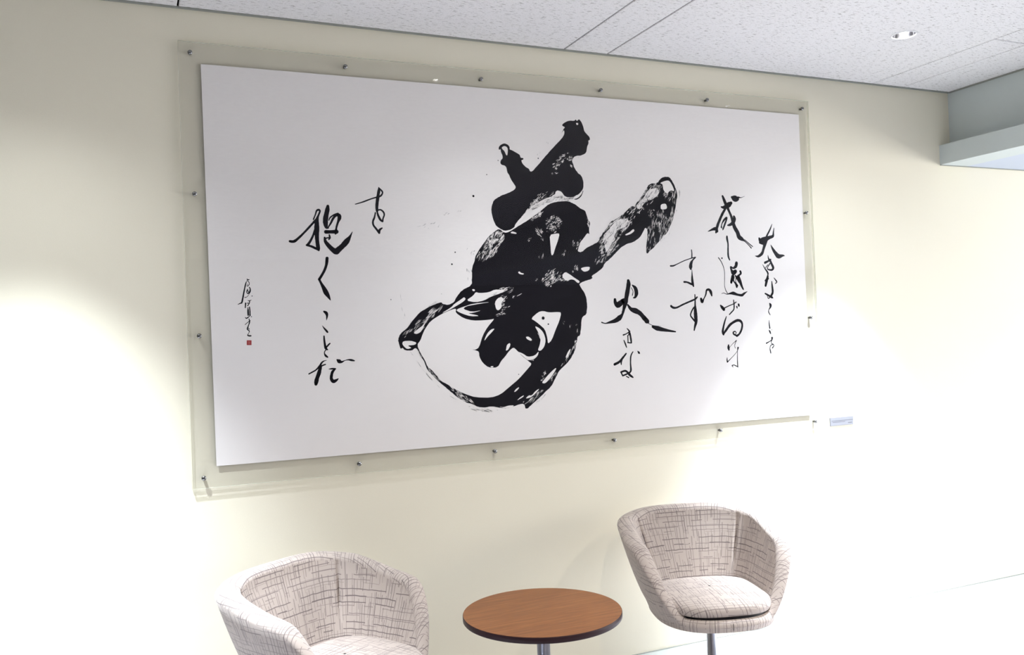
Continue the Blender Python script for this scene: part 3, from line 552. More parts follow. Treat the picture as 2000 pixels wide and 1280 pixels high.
BODY = [  # (layer, outline) 1 ink, 2 bare paper, 3 ink
  (1, [(2035.5,2301.9),(2036.9,2309.7),(2045.0,2319.3),(2063.1,2327.5),(2079.6,2322.3),(2087.6,2312.4),(2086.1,2302.1),(2103.8,2296.8),(2120.3,2288.4),(2134.1,2281.4),(2136.4,2268.6),(2150.5,2268.3),(2149.1,2261.5),(2138.8,2258.4),(2144.9,2243.2),(2160.2,2229.4),(2174.2,2223.8),(2179.4,2211.1),(2190.9,2213.1),(2217.9,2241.4),(2226.7,2249.6),(2263.1,2290.6),(2311.8,2337.8),(2342.6,2368.6),(2354.0,2387.7),(2351.2,2403.4),(2334.3,2381.3),(2346.9,2400.5),(2348.9,2405.9),(2357.6,2414.4),(2340.7,2421.3),(2351.2,2432.5),(2375.5,2444.7),(2405.3,2445.6),(2411.7,2453.5),(2417.3,2444.8),(2428.6,2456.3),(2441.2,2441.1),(2449.3,2420.3),(2451.6,2404.4),(2463.1,2391.7),(2477.7,2379.2),(2480.2,2366.0),(2470.9,2362.7),(2472.2,2349.4),(2463.7,2335.6),(2459.6,2311.3),(2450.1,2301.2),(2428.6,2292.6),(2404.5,2289.8),(2386.0,2275.6),(2388.0,2254.5),(2407.3,2218.3),(2430.7,2203.3),(2438.5,2177.0),(2437.5,2153.0),(2430.9,2139.4),(2412.0,2120.2),(2378.5,2105.9),(2343.1,2107.4),(2326.4,2130.6),(2303.1,2135.0),(2290.4,2111.0),(2243.2,2095.4),(2207.9,2077.2),(2184.4,2062.5),(2158.1,2042.1),(2128.6,2013.1),(2099.1,1981.6),(2095.8,1969.8),(2075.8,1958.2),(2047.7,1952.6),(2023.4,1965.0),(2010.0,1974.9),(1997.4,2002.6),(1990.6,2037.9),(1994.2,2058.3),(2003.3,2081.5),(2031.6,2100.2),(2076.8,2117.0),(2099.6,2128.0),(2110.2,2141.2),(2098.0,2158.8),(2084.9,2178.8),(2079.9,2194.0),(2071.9,2201.3),(2068.9,2224.3),(2060.3,2232.6),(2048.2,2233.6),(2040.7,2240.9),(2043.5,2253.8),(2052.7,2261.9),(2052.6,2274.7),(2046.5,2287.2),(2044.3,2302.4),(2038.6,2297.0)]),
  (2, [(2049.0,2308.3),(2062.7,2316.2),(2074.7,2311.7),(2078.7,2300.7),(2074.9,2274.8),(2068.9,2277.6),(2062.8,2293.2),(2054.2,2300.4)]),
  (2, [(2410.9,2436.4),(2421.8,2438.2),(2423.9,2430.9),(2416.5,2427.2)]),
  (1, [(2048.5,1943.4),(2075.5,1952.0),(2112.9,1974.2),(2156.2,1998.2),(2206.1,2030.4),(2235.6,2051.9),(2259.6,2071.9),(2300.9,2085.1),(2354.1,2089.3),(2386.3,2079.6),(2418.3,2058.2),(2441.9,2049.3),(2448.2,2028.1),(2455.1,2007.0),(2465.0,1996.5),(2456.5,1969.7),(2459.0,1943.1),(2448.4,1950.9),(2430.6,1929.4),(2411.8,1910.6),(2401.7,1886.7),(2394.9,1868.1),(2415.7,1864.0),(2440.7,1884.3),(2471.5,1897.9),(2502.5,1911.6),(2519.3,1943.9),(2548.1,1971.2),(2568.2,2003.9),(2599.7,2015.3),(2638.4,2040.6),(2684.3,2078.3),(2696.7,2072.0),(2710.4,2094.3),(2737.3,2122.5),(2757.8,2150.7),(2781.9,2181.9),(2824.2,2185.1),(2838.1,2203.4),(2858.4,2216.4),(2891.3,2217.8),(2911.3,2192.3),(2928.1,2156.6),(2932.1,2128.7),(2921.8,2094.8),(2917.2,2066.8),(2897.9,2010.5),(2869.1,1959.9),(2838.3,1931.8),(2807.6,1903.8),(2790.6,1887.1),(2773.9,1876.0),(2751.8,1856.6),(2749.1,1881.3),(2756.9,1925.3),(2762.2,1969.3),(2749.8,1980.1),(2736.0,1957.9),(2718.8,1933.0),(2682.8,1910.8),(2651.0,1905.0),(2618.9,1888.4),(2586.5,1861.2),(2560.6,1836.8),(2528.0,1815.3),(2521.0,1796.5),(2489.5,1775.2),(2459.7,1759.3),(2467.1,1748.6),(2433.5,1739.8),(2395.6,1725.3),(2405.1,1709.3),(2422.0,1685.3),(2431.2,1661.3),(2433.1,1624.2),(2428.0,1589.8),(2407.2,1579.7),(2400.4,1561.4),(2397.8,1529.8),(2391.6,1497.3),(2378.3,1493.5),(2372.2,1462.1),(2359.9,1425.8),(2334.7,1390.1),(2304.2,1365.3),(2280.0,1345.7),(2261.2,1315.4),(2242.4,1282.7),(2212.7,1261.1),(2183.0,1237.1),(2153.6,1215.8),(2117.4,1188.9),(2109.6,1216.0),(2086.0,1215.0),(2063.4,1207.8),(2029.8,1200.8),(1991.5,1207.4),(1959.1,1214.6),(1930.0,1211.4),(1897.9,1215.5),(1877.0,1228.4),(1845.4,1237.8),(1804.2,1265.1),(1768.8,1296.8),(1733.6,1327.2),(1708.8,1353.0),(1682.2,1382.2),(1674.9,1404.5),(1670.3,1419.3),(1653.3,1439.5),(1644.7,1466.6),(1634.2,1471.9),(1621.2,1461.2),(1591.1,1463.9),(1582.5,1475.3),(1574.3,1469.3),(1569.5,1486.4),(1563.8,1508.3),(1577.7,1534.3),(1604.5,1552.9),(1625.6,1578.9),(1657.4,1614.7),(1693.8,1633.4),(1725.3,1647.6),(1754.6,1655.9),(1759.0,1647.9),(1782.2,1642.6),(1808.9,1653.5),(1824.7,1680.5),(1847.9,1705.1),(1891.3,1723.1),(1892.8,1759.7),(1894.1,1794.8),(1907.2,1824.9),(1912.3,1845.0),(1929.6,1872.7),(1952.3,1900.6),(1975.3,1928.7),(1999.0,1946.8),(2023.3,1962.4)]),
  (2, [(1643.3,1483.7),(1659.2,1502.6),(1668.3,1525.7),(1680.3,1548.2),(1704.6,1579.3),(1754.8,1607.6),(1802.5,1625.4),(1818.4,1627.0),(1813.6,1611.2),(1848.5,1586.6),(1890.8,1576.0),(1933.9,1575.9),(1972.0,1578.5),(1988.5,1582.1),(1954.4,1547.7),(1931.3,1513.2),(1913.2,1463.7),(1896.7,1454.4),(1880.7,1456.0),(1896.6,1451.9),(1911.4,1446.3),(1912.6,1423.7),(1926.7,1398.0),(1952.9,1376.7),(1993.8,1375.8),(2011.5,1404.3),(2025.8,1416.4),(2049.0,1443.3),(2069.1,1457.8),(2082.6,1447.1),(2109.4,1417.9),(2136.7,1396.3),(2153.1,1383.7),(2129.5,1360.7),(2088.6,1321.9),(2042.7,1290.3),(2002.9,1262.2),(1958.7,1250.8),(1888.8,1256.5),(1846.7,1271.5),(1805.3,1292.2),(1764.4,1319.2),(1739.0,1332.8),(1721.9,1358.3),(1699.6,1381.4),(1683.7,1394.3),(1675.4,1419.1),(1657.2,1449.1)]),
  (2, [(2156.4,1578.0),(2192.9,1605.5),(2216.0,1609.7),(2244.5,1601.8),(2285.3,1603.5),(2303.8,1600.5),(2292.3,1564.2),(2273.3,1528.2),(2252.1,1482.1),(2232.9,1466.1),(2231.2,1493.2),(2221.2,1529.8),(2196.3,1551.2),(2175.3,1567.2)]),
  (2, [(2172.1,1546.7),(2195.6,1535.7),(2214.8,1514.4),(2223.3,1483.1),(2215.2,1454.9),(2197.2,1437.5),(2183.0,1440.6),(2193.7,1463.4),(2199.4,1489.0),(2190.2,1515.2)]),
  (2, [(2086.9,1439.3),(2111.8,1430.6),(2133.7,1414.3),(2167.8,1418.0),(2188.6,1437.8),(2182.1,1417.4),(2161.5,1401.8),(2133.1,1401.5)]),
  (2, [(1862.1,1660.1),(1894.9,1679.5),(1907.4,1695.4),(1922.2,1690.2),(1965.7,1692.7),(1993.5,1704.5),(2020.9,1703.1),(2059.8,1705.2),(2020.3,1687.9),(1981.5,1677.3),(1942.6,1658.7),(1904.6,1651.8)]),
  (2, [(1890.7,1707.1),(1902.5,1707.0),(1904.3,1699.5),(1894.6,1698.6)]),
  (2, [(1991.3,1650.3),(2005.7,1667.8),(2022.5,1672.7),(2035.8,1662.3),(2021.4,1647.3),(2023.4,1629.5),(2006.3,1614.6),(1995.7,1622.4)]),
  (2, [(1808.6,1646.1),(1841.0,1665.4),(1854.7,1675.1),(1862.3,1666.0),(1845.9,1652.8),(1818.8,1638.4),(1786.7,1621.7),(1749.6,1607.7),(1797.6,1633.9)]),
  (2, [(1823.6,1625.9),(1845.1,1633.0),(1893.6,1647.0),(1980.5,1653.1),(1904.2,1643.3),(1861.1,1636.1),(1847.4,1625.4),(1886.9,1612.1),(1932.9,1618.7),(1892.1,1608.5),(1865.3,1607.6),(1923.8,1594.8),(1880.8,1593.8),(1844.0,1605.6),(1818.1,1618.6)]),
  (2, [(1941.8,1502.8),(1953.4,1522.6),(1970.3,1537.2),(1988.0,1540.7),(1969.7,1522.1),(1955.6,1509.9),(1936.9,1488.9)]),
  (2, [(2039.0,1469.1),(2053.2,1477.7),(2056.7,1468.5),(2043.6,1446.1),(2035.4,1448.9)]),
  (2, [(1961.3,1382.4),(1973.9,1382.8),(1973.7,1377.8),(1962.8,1377.3)]),
  (2, [(1586.5,1501.2),(1617.7,1501.6),(1642.6,1493.4),(1634.7,1484.0),(1601.9,1482.8),(1621.6,1472.4),(1601.3,1468.3),(1589.2,1478.4),(1581.1,1490.8)]),
  (2, [(1628.9,1532.7),(1655.0,1551.4),(1675.9,1565.4),(1697.5,1594.2),(1681.2,1570.2),(1663.6,1536.5),(1643.9,1527.4)]),
  (2, [(2260.9,1939.2),(2294.9,1946.0),(2310.1,1945.2),(2300.6,1914.6),(2286.4,1883.1),(2274.5,1850.6),(2264.7,1851.6),(2263.6,1893.3)]),
  (2, [(2837.8,2088.0),(2865.6,2093.2),(2872.7,2076.8),(2867.6,2066.6),(2836.7,2063.6)]),
  (2, [(2640.3,1945.6),(2666.0,1956.9),(2685.7,1972.4),(2692.9,1963.8),(2671.9,1948.8),(2646.4,1941.3)]),
  (2, [(2870.7,2199.1),(2890.5,2199.9),(2906.0,2178.1),(2917.9,2150.6),(2894.9,2155.4),(2874.3,2138.0),(2855.4,2154.1),(2853.4,2181.8),(2837.3,2186.7)]),
  (2, [(2390.7,2111.5),(2412.0,2120.2),(2430.9,2139.4),(2420.8,2115.2),(2405.1,2100.3),(2390.1,2096.7)]),
  (3, [(2384.2,2098.1),(2408.3,2104.1),(2428.3,2123.4),(2433.9,2139.5),(2436.0,2134.3),(2423.6,2109.9),(2402.0,2096.0)]),
  (2, [(2405.8,1792.9),(2427.1,1799.3),(2455.4,1800.3),(2448.6,1783.3),(2423.1,1777.0)]),
  (2, [(2328.0,1778.4),(2351.1,1767.8),(2374.2,1751.8),(2402.1,1735.8),(2392.1,1726.4),(2368.0,1746.6),(2332.2,1739.0),(2312.4,1757.4)]),
  (2, [(2196.0,1300.7),(2215.2,1320.4),(2239.2,1342.5),(2266.1,1361.9),(2268.8,1356.6),(2244.2,1324.1),(2220.2,1302.0),(2208.4,1296.5)]),
  (2, [(2063.7,1268.8),(2074.8,1281.8),(2090.2,1288.6),(2084.2,1278.8),(2071.5,1269.3)]),
  (2, [(2074.3,1230.5),(2092.8,1245.1),(2111.1,1252.7),(2105.1,1244.4)]),
  (2, [(2116.1,1237.1),(2132.4,1250.4),(2146.5,1248.5),(2164.3,1266.5),(2184.7,1277.1),(2172.7,1263.4),(2155.0,1249.0),(2137.6,1239.8)]),
  (2, [(1991.8,1212.4),(2013.5,1207.0),(2035.8,1213.1),(2063.5,1212.3),(2052.1,1203.4),(2018.8,1202.6)]),
  (2, [(2314.7,1404.1),(2330.6,1432.2),(2342.9,1443.2),(2339.2,1426.6),(2322.3,1403.2)]),
  (2, [(2103.7,1776.5),(2110.7,1781.6),(2117.7,1773.9),(2132.8,1771.3),(2126.9,1766.7),(2110.2,1769.8)]),
  (2, [(2128.8,1500.7),(2143.0,1501.2),(2158.3,1487.9),(2153.5,1481.4),(2134.0,1490.2)]),
  (2, [(2040.4,1458.9),(2051.0,1474.8),(2056.4,1471.0),(2051.4,1457.5),(2037.0,1443.8),(2033.4,1449.0)]),
  (2, [(2074.1,1943.8),(2083.9,1952.2),(2104.4,1945.8),(2103.0,1940.6)]),
  (3, [(1809.2,1660.9),(1842.3,1697.7),(1864.2,1712.4),(1891.3,1722.1),(1896.2,1710.6),(1874.1,1693.8),(1862.9,1680.0),(1835.9,1670.4)]),
  (2, [(2531.1,1906.5),(2524.9,1934.3),(2566.3,1977.9),(2592.2,2002.2),(2628.0,2020.2),(2659.0,2016.6),(2664.7,1997.1),(2641.2,1979.2),(2605.6,1967.8),(2584.4,1939.4),(2588.5,1920.0),(2562.5,1893.9),(2541.4,1863.6),(2535.0,1885.0)]),
  (2, [(2709.6,2065.0),(2707.8,2080.3),(2726.5,2098.3),(2750.6,2121.0),(2764.5,2143.5),(2785.8,2157.5),(2819.8,2163.1),(2834.7,2145.9),(2820.6,2125.5),(2788.7,2109.0),(2751.9,2094.7),(2727.4,2063.3)]),
]
DRY = [  # region outline, layer, angle in the sheet, length, width, count
  (2, [(2490.6,1916.8),(2536.3,1981.8),(2568.8,2017.4),(2639.0,2054.2),(2684.7,2088.1),(2708.9,2061.4),(2663.5,2038.5),(2599.2,2004.5),(2528.2,1938.7)], 50, 26, 4, 70),
  (2, [(2703.8,2088.6),(2751.9,2161.5),(2798.7,2196.3),(2824.0,2180.7),(2770.0,2134.6),(2729.1,2083.9)], 52, 26, 4, 36),
  (2, [(2889.7,2183.1),(2938.1,2156.9),(2935.2,2095.2),(2919.1,2038.9),(2889.3,2038.2),(2902.5,2105.4)], 82, 30, 4, 34),
  (2, [(2738.8,1881.2),(2786.2,1931.1),(2824.1,1909.5),(2776.4,1859.5)], 80, 26, 3, 20),
  (2, [(2280.4,1356.0),(2329.0,1395.6),(2366.3,1436.0),(2392.8,1498.3),(2368.6,1488.6),(2342.2,1426.5),(2281.1,1371.6)], 62, 36, 3.2, 30),
  (2, [(2142.2,1213.9),(2230.6,1275.6),(2280.0,1345.7),(2256.5,1341.6),(2208.0,1287.2),(2131.6,1230.0)], 45, 34, 3.2, 30),
  (2, [(2507.0,1874.1),(2500.2,1927.6),(2548.9,1987.4),(2593.9,2023.3),(2645.0,2048.9),(2695.1,2039.2),(2693.4,2000.9),(2634.8,1961.8),(2588.3,1901.7),(2529.3,1826.0)], 50, 30, 6, 120),
  (2, [(2689.0,2044.5),(2690.6,2077.3),(2730.6,2116.8),(2758.1,2156.2),(2788.2,2179.3),(2843.6,2181.4),(2861.7,2148.7),(2794.0,2096.7),(2717.4,2039.7)], 48, 26, 6, 90),
  (3, [(2517.1,1895.6),(2509.5,1930.4),(2561.1,1984.9),(2593.5,2015.2),(2638.3,2037.9),(2689.0,2044.5),(2693.4,2000.9),(2595.0,1912.5),(2529.8,1836.7)], 50, 26, 3.4, 230),
  (3, [(2689.3,2050.0),(2693.5,2072.0),(2746.9,2122.8),(2764.3,2150.9),(2791.2,2173.9),(2837.0,2181.2),(2858.7,2154.2),(2794.3,2102.3),(2717.7,2045.2)], 48, 24, 3, 190),
  (2, [(1986.5,1936.4),(2014.6,1952.1),(2055.9,1947.6),(2040.5,1911.7),(1999.4,1850.4),(1966.0,1835.1),(1985.1,1901.0)], 57, 30, 6, 90),
  (3, [(2172.1,2042.5),(2196.1,2069.0),(2243.0,2091.2),(2302.1,2111.4),(2387.6,2108.8),(2386.7,2087.6),(2301.2,2091.9),(2218.5,2056.7)], 26, 22, 2, 150),
  (3, [(2295.7,2234.5),(2315.1,2277.4),(2363.3,2301.0),(2392.4,2286.6),(2446.9,2297.3),(2397.7,2270.9),(2385.0,2254.4)], 28, 14, 1.8, 60),
  (3, [(1893.8,1652.0),(1942.7,1661.2),(2004.1,1695.7),(2059.8,1705.2),(2037.1,1691.8),(1981.3,1673.3)], 18, 26, 1.4, 22),
  (2, [(2286.9,2234.1),(2303.1,2271.6),(2363.5,2306.3),(2392.6,2291.9),(2452.9,2297.6),(2415.9,2277.1),(2385.5,2265.0),(2331.7,2254.5),(2307.1,2227.1)], 30, 22, 5, 85),
  (2, [(2277.1,2210.1),(2348.1,2223.6),(2341.8,2215.5),(2282.6,2201.4)], 20, 14, 3, 10),
  (2, [(2367.2,2253.6),(2384.7,2246.4),(2381.4,2238.3),(2366.9,2248.3)], -30, 14, 4, 5),
  (2, [(2180.0,2094.5),(2221.0,2116.6),(2291.4,2134.6),(2326.4,2130.6),(2331.2,2107.0),(2254.6,2091.6),(2183.7,2048.0),(2172.8,2058.0)], 35, 28, 4, 70),
  (2, [(2128.4,2010.5),(2188.5,2089.6),(2235.7,2117.0),(2232.5,2044.0),(2156.6,2006.0),(2104.4,1974.0)], 50, 26, 5, 70),
  (2, [(2162.2,2006.1),(2232.8,2049.2),(2231.7,2023.2),(2184.7,1998.8)], 40, 26, 6, 22),
  (2, [(2182.6,1949.5),(2206.6,1975.9),(2229.0,1960.7),(2224.8,1929.4)], -50, 20, 4, 14),
  (2, [(2175.6,1990.8),(2193.4,2006.7),(2217.1,2022.8),(2206.0,2033.0),(2182.7,2022.0)], 38, 26, 5, 16),
  (2, [(2184.9,1939.2),(2215.3,1981.2),(2236.6,1939.9),(2229.3,1903.4),(2202.1,1939.5)], -55, 20, 4, 22),
  (2, [(2197.2,1825.4),(2201.6,1861.7),(2227.9,1872.2),(2226.2,1830.6)], 85, 22, 3.5, 5),
  (2, [(2241.7,1992.1),(2251.3,2013.2),(2286.6,2024.4),(2324.1,2009.5),(2316.1,1962.1),(2283.3,1945.8),(2248.5,1947.9)], 35, 18, 5, 110),
  (2, [(2309.1,1867.5),(2344.9,1878.3),(2340.4,1841.4),(2313.9,1841.3)], 80, 12, 4, 9),
  (2, [(2373.2,1915.5),(2412.2,1921.2),(2408.1,1894.7),(2386.2,1873.3),(2372.0,1889.0)], 60, 16, 3, 34),
  (2, [(2436.1,2054.4),(2458.4,2012.3),(2461.4,1943.1),(2449.5,1948.3),(2446.1,2006.8),(2429.9,2049.0)], -70, 20, 4, 22),
  (2, [(2506.7,1868.8),(2508.6,1911.6),(2561.5,1993.0),(2612.4,2021.0),(2675.8,2033.3),(2686.8,1995.4),(2634.5,1956.4),(2581.6,1890.8),(2529.1,1820.6)], 50, 26, 5, 200),
  (2, [(2474.0,1836.6),(2505.4,1858.1),(2542.7,1869.0),(2534.4,1820.6),(2503.0,1804.6),(2485.2,1815.2)], 50, 26, 4, 24),
  (2, [(2638.5,2043.3),(2710.4,2094.3),(2751.4,2150.5),(2830.5,2180.9),(2852.1,2153.9),(2794.8,2113.3),(2748.6,2089.9),(2702.3,2055.8),(2675.8,2033.3)], 45, 26, 5, 60),
  (2, [(2855.1,2148.5),(2914.6,2150.5),(2919.6,2117.1),(2872.5,2099.0),(2853.5,2115.1)], 60, 20, 4, 34),
  (2, [(2769.8,2063.0),(2805.4,2063.9),(2804.1,2036.2),(2780.8,2021.9),(2765.6,2040.9)], 60, 16, 5, 22),
  (2, [(2756.7,1919.8),(2763.7,2002.3),(2797.6,2036.1),(2831.2,2059.0),(2870.6,2060.0),(2827.6,1981.4),(2798.4,1914.7),(2776.2,1925.5)], 78, 34, 4, 70),
  (2, [(2843.3,2037.1),(2923.3,2055.7),(2903.4,1988.3),(2865.0,1943.2),(2810.9,1903.8),(2820.5,1970.2)], 74, 34, 3.6, 120),
  (2, [(2621.5,1945.3),(2588.3,1901.7),(2606.8,1896.4),(2554.9,1847.6),(2529.8,1836.7),(2557.1,1896.0)], 48, 34, 5, 34),
  (2, [(2209.9,1737.3),(2228.5,1768.3),(2264.6,1799.4),(2287.0,1778.5),(2333.6,1773.1),(2379.9,1746.5),(2320.3,1736.4),(2260.7,1709.8),(2232.3,1721.5)], 40, 24, 5, 150),
  (2, [(2181.8,1747.8),(2196.1,1750.3),(2195.5,1734.8),(2184.1,1734.9)], 30, 10, 3, 6),
  (2, [(2357.7,1783.5),(2376.5,1804.6),(2394.8,1815.2),(2393.4,1783.4),(2369.3,1775.6)], 50, 18, 4, 26),
  (2, [(2341.3,1541.9),(2383.2,1551.3),(2377.9,1498.8),(2343.1,1515.6)], 80, 20, 2.6, 9),
  (2, [(2303.8,1558.7),(2318.7,1563.5),(2314.7,1540.1),(2306.0,1542.9)], 80, 14, 2.6, 4),
  (2, [(2193.1,1339.6),(2222.8,1364.0),(2245.6,1357.7),(2209.3,1318.1),(2194.4,1303.4)], 60, 20, 4, 18),
  (2, [(2097.5,1221.9),(2195.9,1272.4),(2206.9,1261.4),(2142.6,1224.2),(2119.5,1210.3)], 40, 24, 3, 22),
  (2, [(1993.5,1703.5),(2049.2,1718.1),(2093.7,1715.1),(2076.0,1692.3),(2036.7,1682.6)], 20, 26, 4, 26),
  (2, [(1991.2,1647.8),(2020.1,1682.8),(2053.3,1682.4),(2046.5,1651.9),(2017.4,1616.9),(1995.5,1617.4)], 35, 18, 5, 40),
  (2, [(2017.6,1622.0),(2057.4,1646.7),(2102.2,1651.0),(2056.7,1631.4),(2022.7,1611.7)], 20, 26, 3.4, 10),
  (2, [(2064.0,1672.0),(2120.8,1691.7),(2114.7,1681.6),(2069.1,1661.8)], 25, 26, 3.4, 7),
  (2, [(1994.6,1597.2),(2011.7,1612.0),(2044.6,1606.2),(2038.7,1596.1),(1999.8,1589.4)], 20, 14, 4, 16),
  (2, [(1628.9,1532.7),(1651.4,1590.4),(1735.4,1642.5),(1761.3,1642.0),(1749.8,1612.6),(1697.1,1584.4),(1664.6,1536.5)], 42, 42, 3.2, 85),
  (2, [(1573.0,1515.2),(1604.3,1548.0),(1630.4,1571.5),(1628.9,1532.7),(1603.2,1519.0)], 42, 24, 2.6, 22),
  (2, [(2071.4,1447.5),(2114.9,1415.1),(2154.1,1405.8),(2183.2,1422.6),(2159.4,1397.8),(2120.0,1402.1)], -20, 18, 3, 30),
  (2, [(2171.4,1546.7),(2188.0,1535.9),(2203.4,1494.1),(2204.5,1452.7),(2192.0,1494.5)], -60, 24, 3.5, 12),
  (2, [(1804.2,1265.1),(1764.3,1316.7),(1784.8,1305.7),(1846.6,1267.5),(1888.5,1250.1),(1877.0,1228.4),(1835.0,1243.4)], -38, 26, 3.6, 60),
  (2, [(1679.4,1389.7),(1697.4,1391.2),(1764.5,1321.6),(1769.0,1301.7),(1738.6,1323.1),(1689.1,1374.6)], -46, 26, 3.2, 45),
  (2, [(1644.2,1466.6),(1656.2,1449.1),(1679.6,1394.5),(1689.4,1384.3),(1669.8,1404.7),(1650.7,1439.6)], -62, 20, 3.2, 22),
  (2, [(1923.4,1855.1),(1975.2,1926.2),(2014.4,1947.0),(2047.1,1937.3),(2034.8,1906.6),(1988.3,1845.3),(1949.3,1824.9),(1917.1,1829.9)], 57, 34, 5, 120),
  (2, [(2143.7,1902.6),(2167.5,1928.6),(2175.8,1923.6),(2152.0,1897.5)], 50, 12, 3, 5),
  (3, [(1870.8,1879.8),(1901.3,1839.9),(1913.1,1865.1),(1935.9,1895.4),(1902.3,1865.0)], 60, 14, 1.6, 14),
  (3, [(1867.4,1794.8),(1894.7,1809.8),(1891.6,1729.7),(1871.0,1749.8)], -75, 18, 1.6, 16),
  (3, [(1665.6,1966.2),(1712.3,1981.8),(1764.3,1987.7),(1768.6,1963.1),(1690.7,1954.4)], 20, 16, 1.6, 26),
  (3, [(1770.5,2012.6),(1802.9,2038.2),(1861.3,2044.7),(1866.0,2029.8),(1791.4,2013.1)], 20, 14, 1, 18),
  (3, [(1594.5,1553.2),(1657.6,1619.5),(1752.1,1671.7),(1746.2,1654.6),(1662.5,1614.6),(1609.5,1552.7)], 45, 24, 1.3, 22),
  (3, [(1615.9,1455.6),(1654.2,1395.7),(1688.1,1350.2),(1737.9,1303.5),(1722.8,1314.1),(1673.8,1375.3)], -52, 22, 1.3, 30),
  (3, [(1783.3,1266.4),(1834.6,1233.5),(1897.6,1209.6),(2016.7,1196.7),(1983.5,1188.8),(1875.9,1201.0),(1803.2,1240.5)], -22, 34, 1.6, 40),
  (3, [(2922.6,2178.8),(2947.9,2151.6),(2941.8,2095.4),(2915.8,2038.8),(2925.2,2094.9)], 80, 22, 1.6, 26),
  (3, [(2509.4,1927.7),(2535.6,1965.6),(2567.9,1998.5),(2547.4,1955.1)], 50, 16, 3, 14),
  (3, [(2804.4,1903.7),(2871.6,1943.3),(2893.3,1982.6),(2878.4,1948.9)], 60, 20, 2, 16),
  (3, [(1580.0,1703.3),(1596.8,1616.0),(1604.8,1562.5),(1586.4,1606.5)], -80, 26, 0.8, 12),
  (3, [(2192.9,2266.2),(2272.3,2369.7),(2302.5,2392.5),(2282.0,2323.0),(2221.7,2267.6)], 60, 12, 1.4, 12),
  (3, [(2124.2,1189.5),(2218.4,1260.8),(2223.9,1255.3),(2194.2,1231.2)], 45, 14, 1.8, 16),
]
INK_DOTS = [(1912.6,2096.9,9.4),(1976.5,2189.7,4.7),(1822.3,1861.0,5.6),(1806.1,1811.3,7.2),(1541.5,1669.2,3.9),(2214.7,1578.6,14.2),(2238.3,1551.6,7.1),(1004.3,1691.1,3.8),(999.4,1613.3,3.8),(3170.4,1840.4,8.3),(2031.2,2252.2,4.3),(2089.0,1342.2,4.3),(2220.2,2270.2,5.5),(1755.9,1688.9,2.5)]
SEAL = [(979.7,1525.5),(997.0,1524.9),(996.4,1506.9),(979.1,1507.5)]
PAPER = [(848.5,2553.7),(3676.4,2561.7),(3673.0,1060.1),(857.8,1065.9)]
# ------------------------------------------------------------------ calligraphy panel
art = empty('calligraphy_panel', (2.2525, 0.0, 0.99), label='wide clear acrylic panel with black brush calligraphy on white paper, bolted to the wall', category='artwork')
inv = Matrix.Translation((-2.2525, 0, -0.99))
def ap(name, bm, mats, parent=None, **kw):
    o = obj(name, bm, mats, parent or art, **kw)
    if not parent: o.matrix_parent_inverse = inv
    return o
def sheet(y0, y1):
    bm = bmesh.new(); box(bm, 0.771, 3.734, y0, y1, 0.989, 2.632)
    bm.faces.ensure_lookup_table()
    for fc in bm.faces:
        fc.material_index = 0 if abs(fc.normal.y) > 0.5 else 1
    bm.normal_update()
    for fc in bm.faces: fc.material_index = 0 if abs(fc.normal.y) > 0.5 else 1
    return bm
ap('back_sheet', sheet(-0.0090, -0.0040), [M_ACRYL, M_ACEDGE])
ap('front_sheet', sheet(-0.0170, -0.0112), [M_ACRYL, M_ACEDGE])
bm = bmesh.new()
fr = [bm.verts.new((x/1000, -0.0100, z/1000)) for x, z in PAPER]; bk = [bm.verts.new((x/1000, -0.0093, z/1000)) for x, z in PAPER]
bm.faces.new(fr[::-1]); bm.faces.new(bk)
for i in range(4): bm.faces.new((fr[i], fr[(i+1) % 4], bk[(i+1) % 4], bk[i]))
bmesh.ops.recalc_face_normals(bm, faces=bm.faces)
paper = ap('paper_sheet', bm, M_PAPER)

def catmull(ps, n=6):
    out = []
    for i in range(len(ps) - 1):
        p0 = ps[max(i-1, 0)]; p1 = ps[i]; p2 = ps[i+1]; p3 = ps[min(i+2, len(ps)-1)]
        for k in range(n):
            t = k / n
            out.append(tuple(0.5*((2*b) + (-a+c)*t + (2*a-5*b+4*c-d)*t*t + (-a+3*b-3*c+d)*t**3) for a, b, c, d in zip(p0, p1, p2, p3)))
    out.append(ps[-1]); return out
def ribbon(bm, ps, y, mi=0):
    ps = catmull(ps); L = []; R = []
    for i, (x, z, wd) in enumerate(ps):
        a = ps[max(i-1, 0)]; b = ps[min(i+1, len(ps)-1)]
        dx, dz = b[0]-a[0], b[1]-a[1]; l = math.hypot(dx, dz) or 1; nx, nz = -dz/l, dx/l
        wd = max(wd, 0.6) / 2 * (1 + 0.05*math.sin(i*1.7 + x))
        L.append((x + nx*wd, z + nz*wd)); R.append((x - nx*wd, z - nz*wd))
    for i in range(len(ps) - 1):
        q = [L[i], L[i+1], R[i+1], R[i]]
        vs = [bm.verts.new((a/1000, y, b/1000)) for a, b in q]
        try: fc = bm.faces.new(vs); fc.material_index = mi
        except ValueError: pass
    for j in (0, -1):
        x, z, wd = ps[j]
        if wd > 1.5: disc(bm, x, z, wd/2, y, mi)
def disc(bm, x, z, rr, y, mi=0, n=14):
    vs = [bm.verts.new(((x + rr*math.cos(2*PI*k/n))/1000, y, (z + rr*math.sin(2*PI*k/n))/1000)) for k in range(n)]
    bm.faces.new(vs).material_index = mi
def flip_out(bm):
    bm.normal_update()
    for fc in bm.faces:
        if fc.normal.y > 0: fc.normal_flip()
Y1 = -0.01015
for name, strokes in INK_STROKES:
    bm = bmesh.new()
    for k, s in enumerate(strokes): ribbon(bm, s, Y1 - 0.000012*k)
    flip_out(bm); o = obj('ink_character', bm, M_INK, paper)
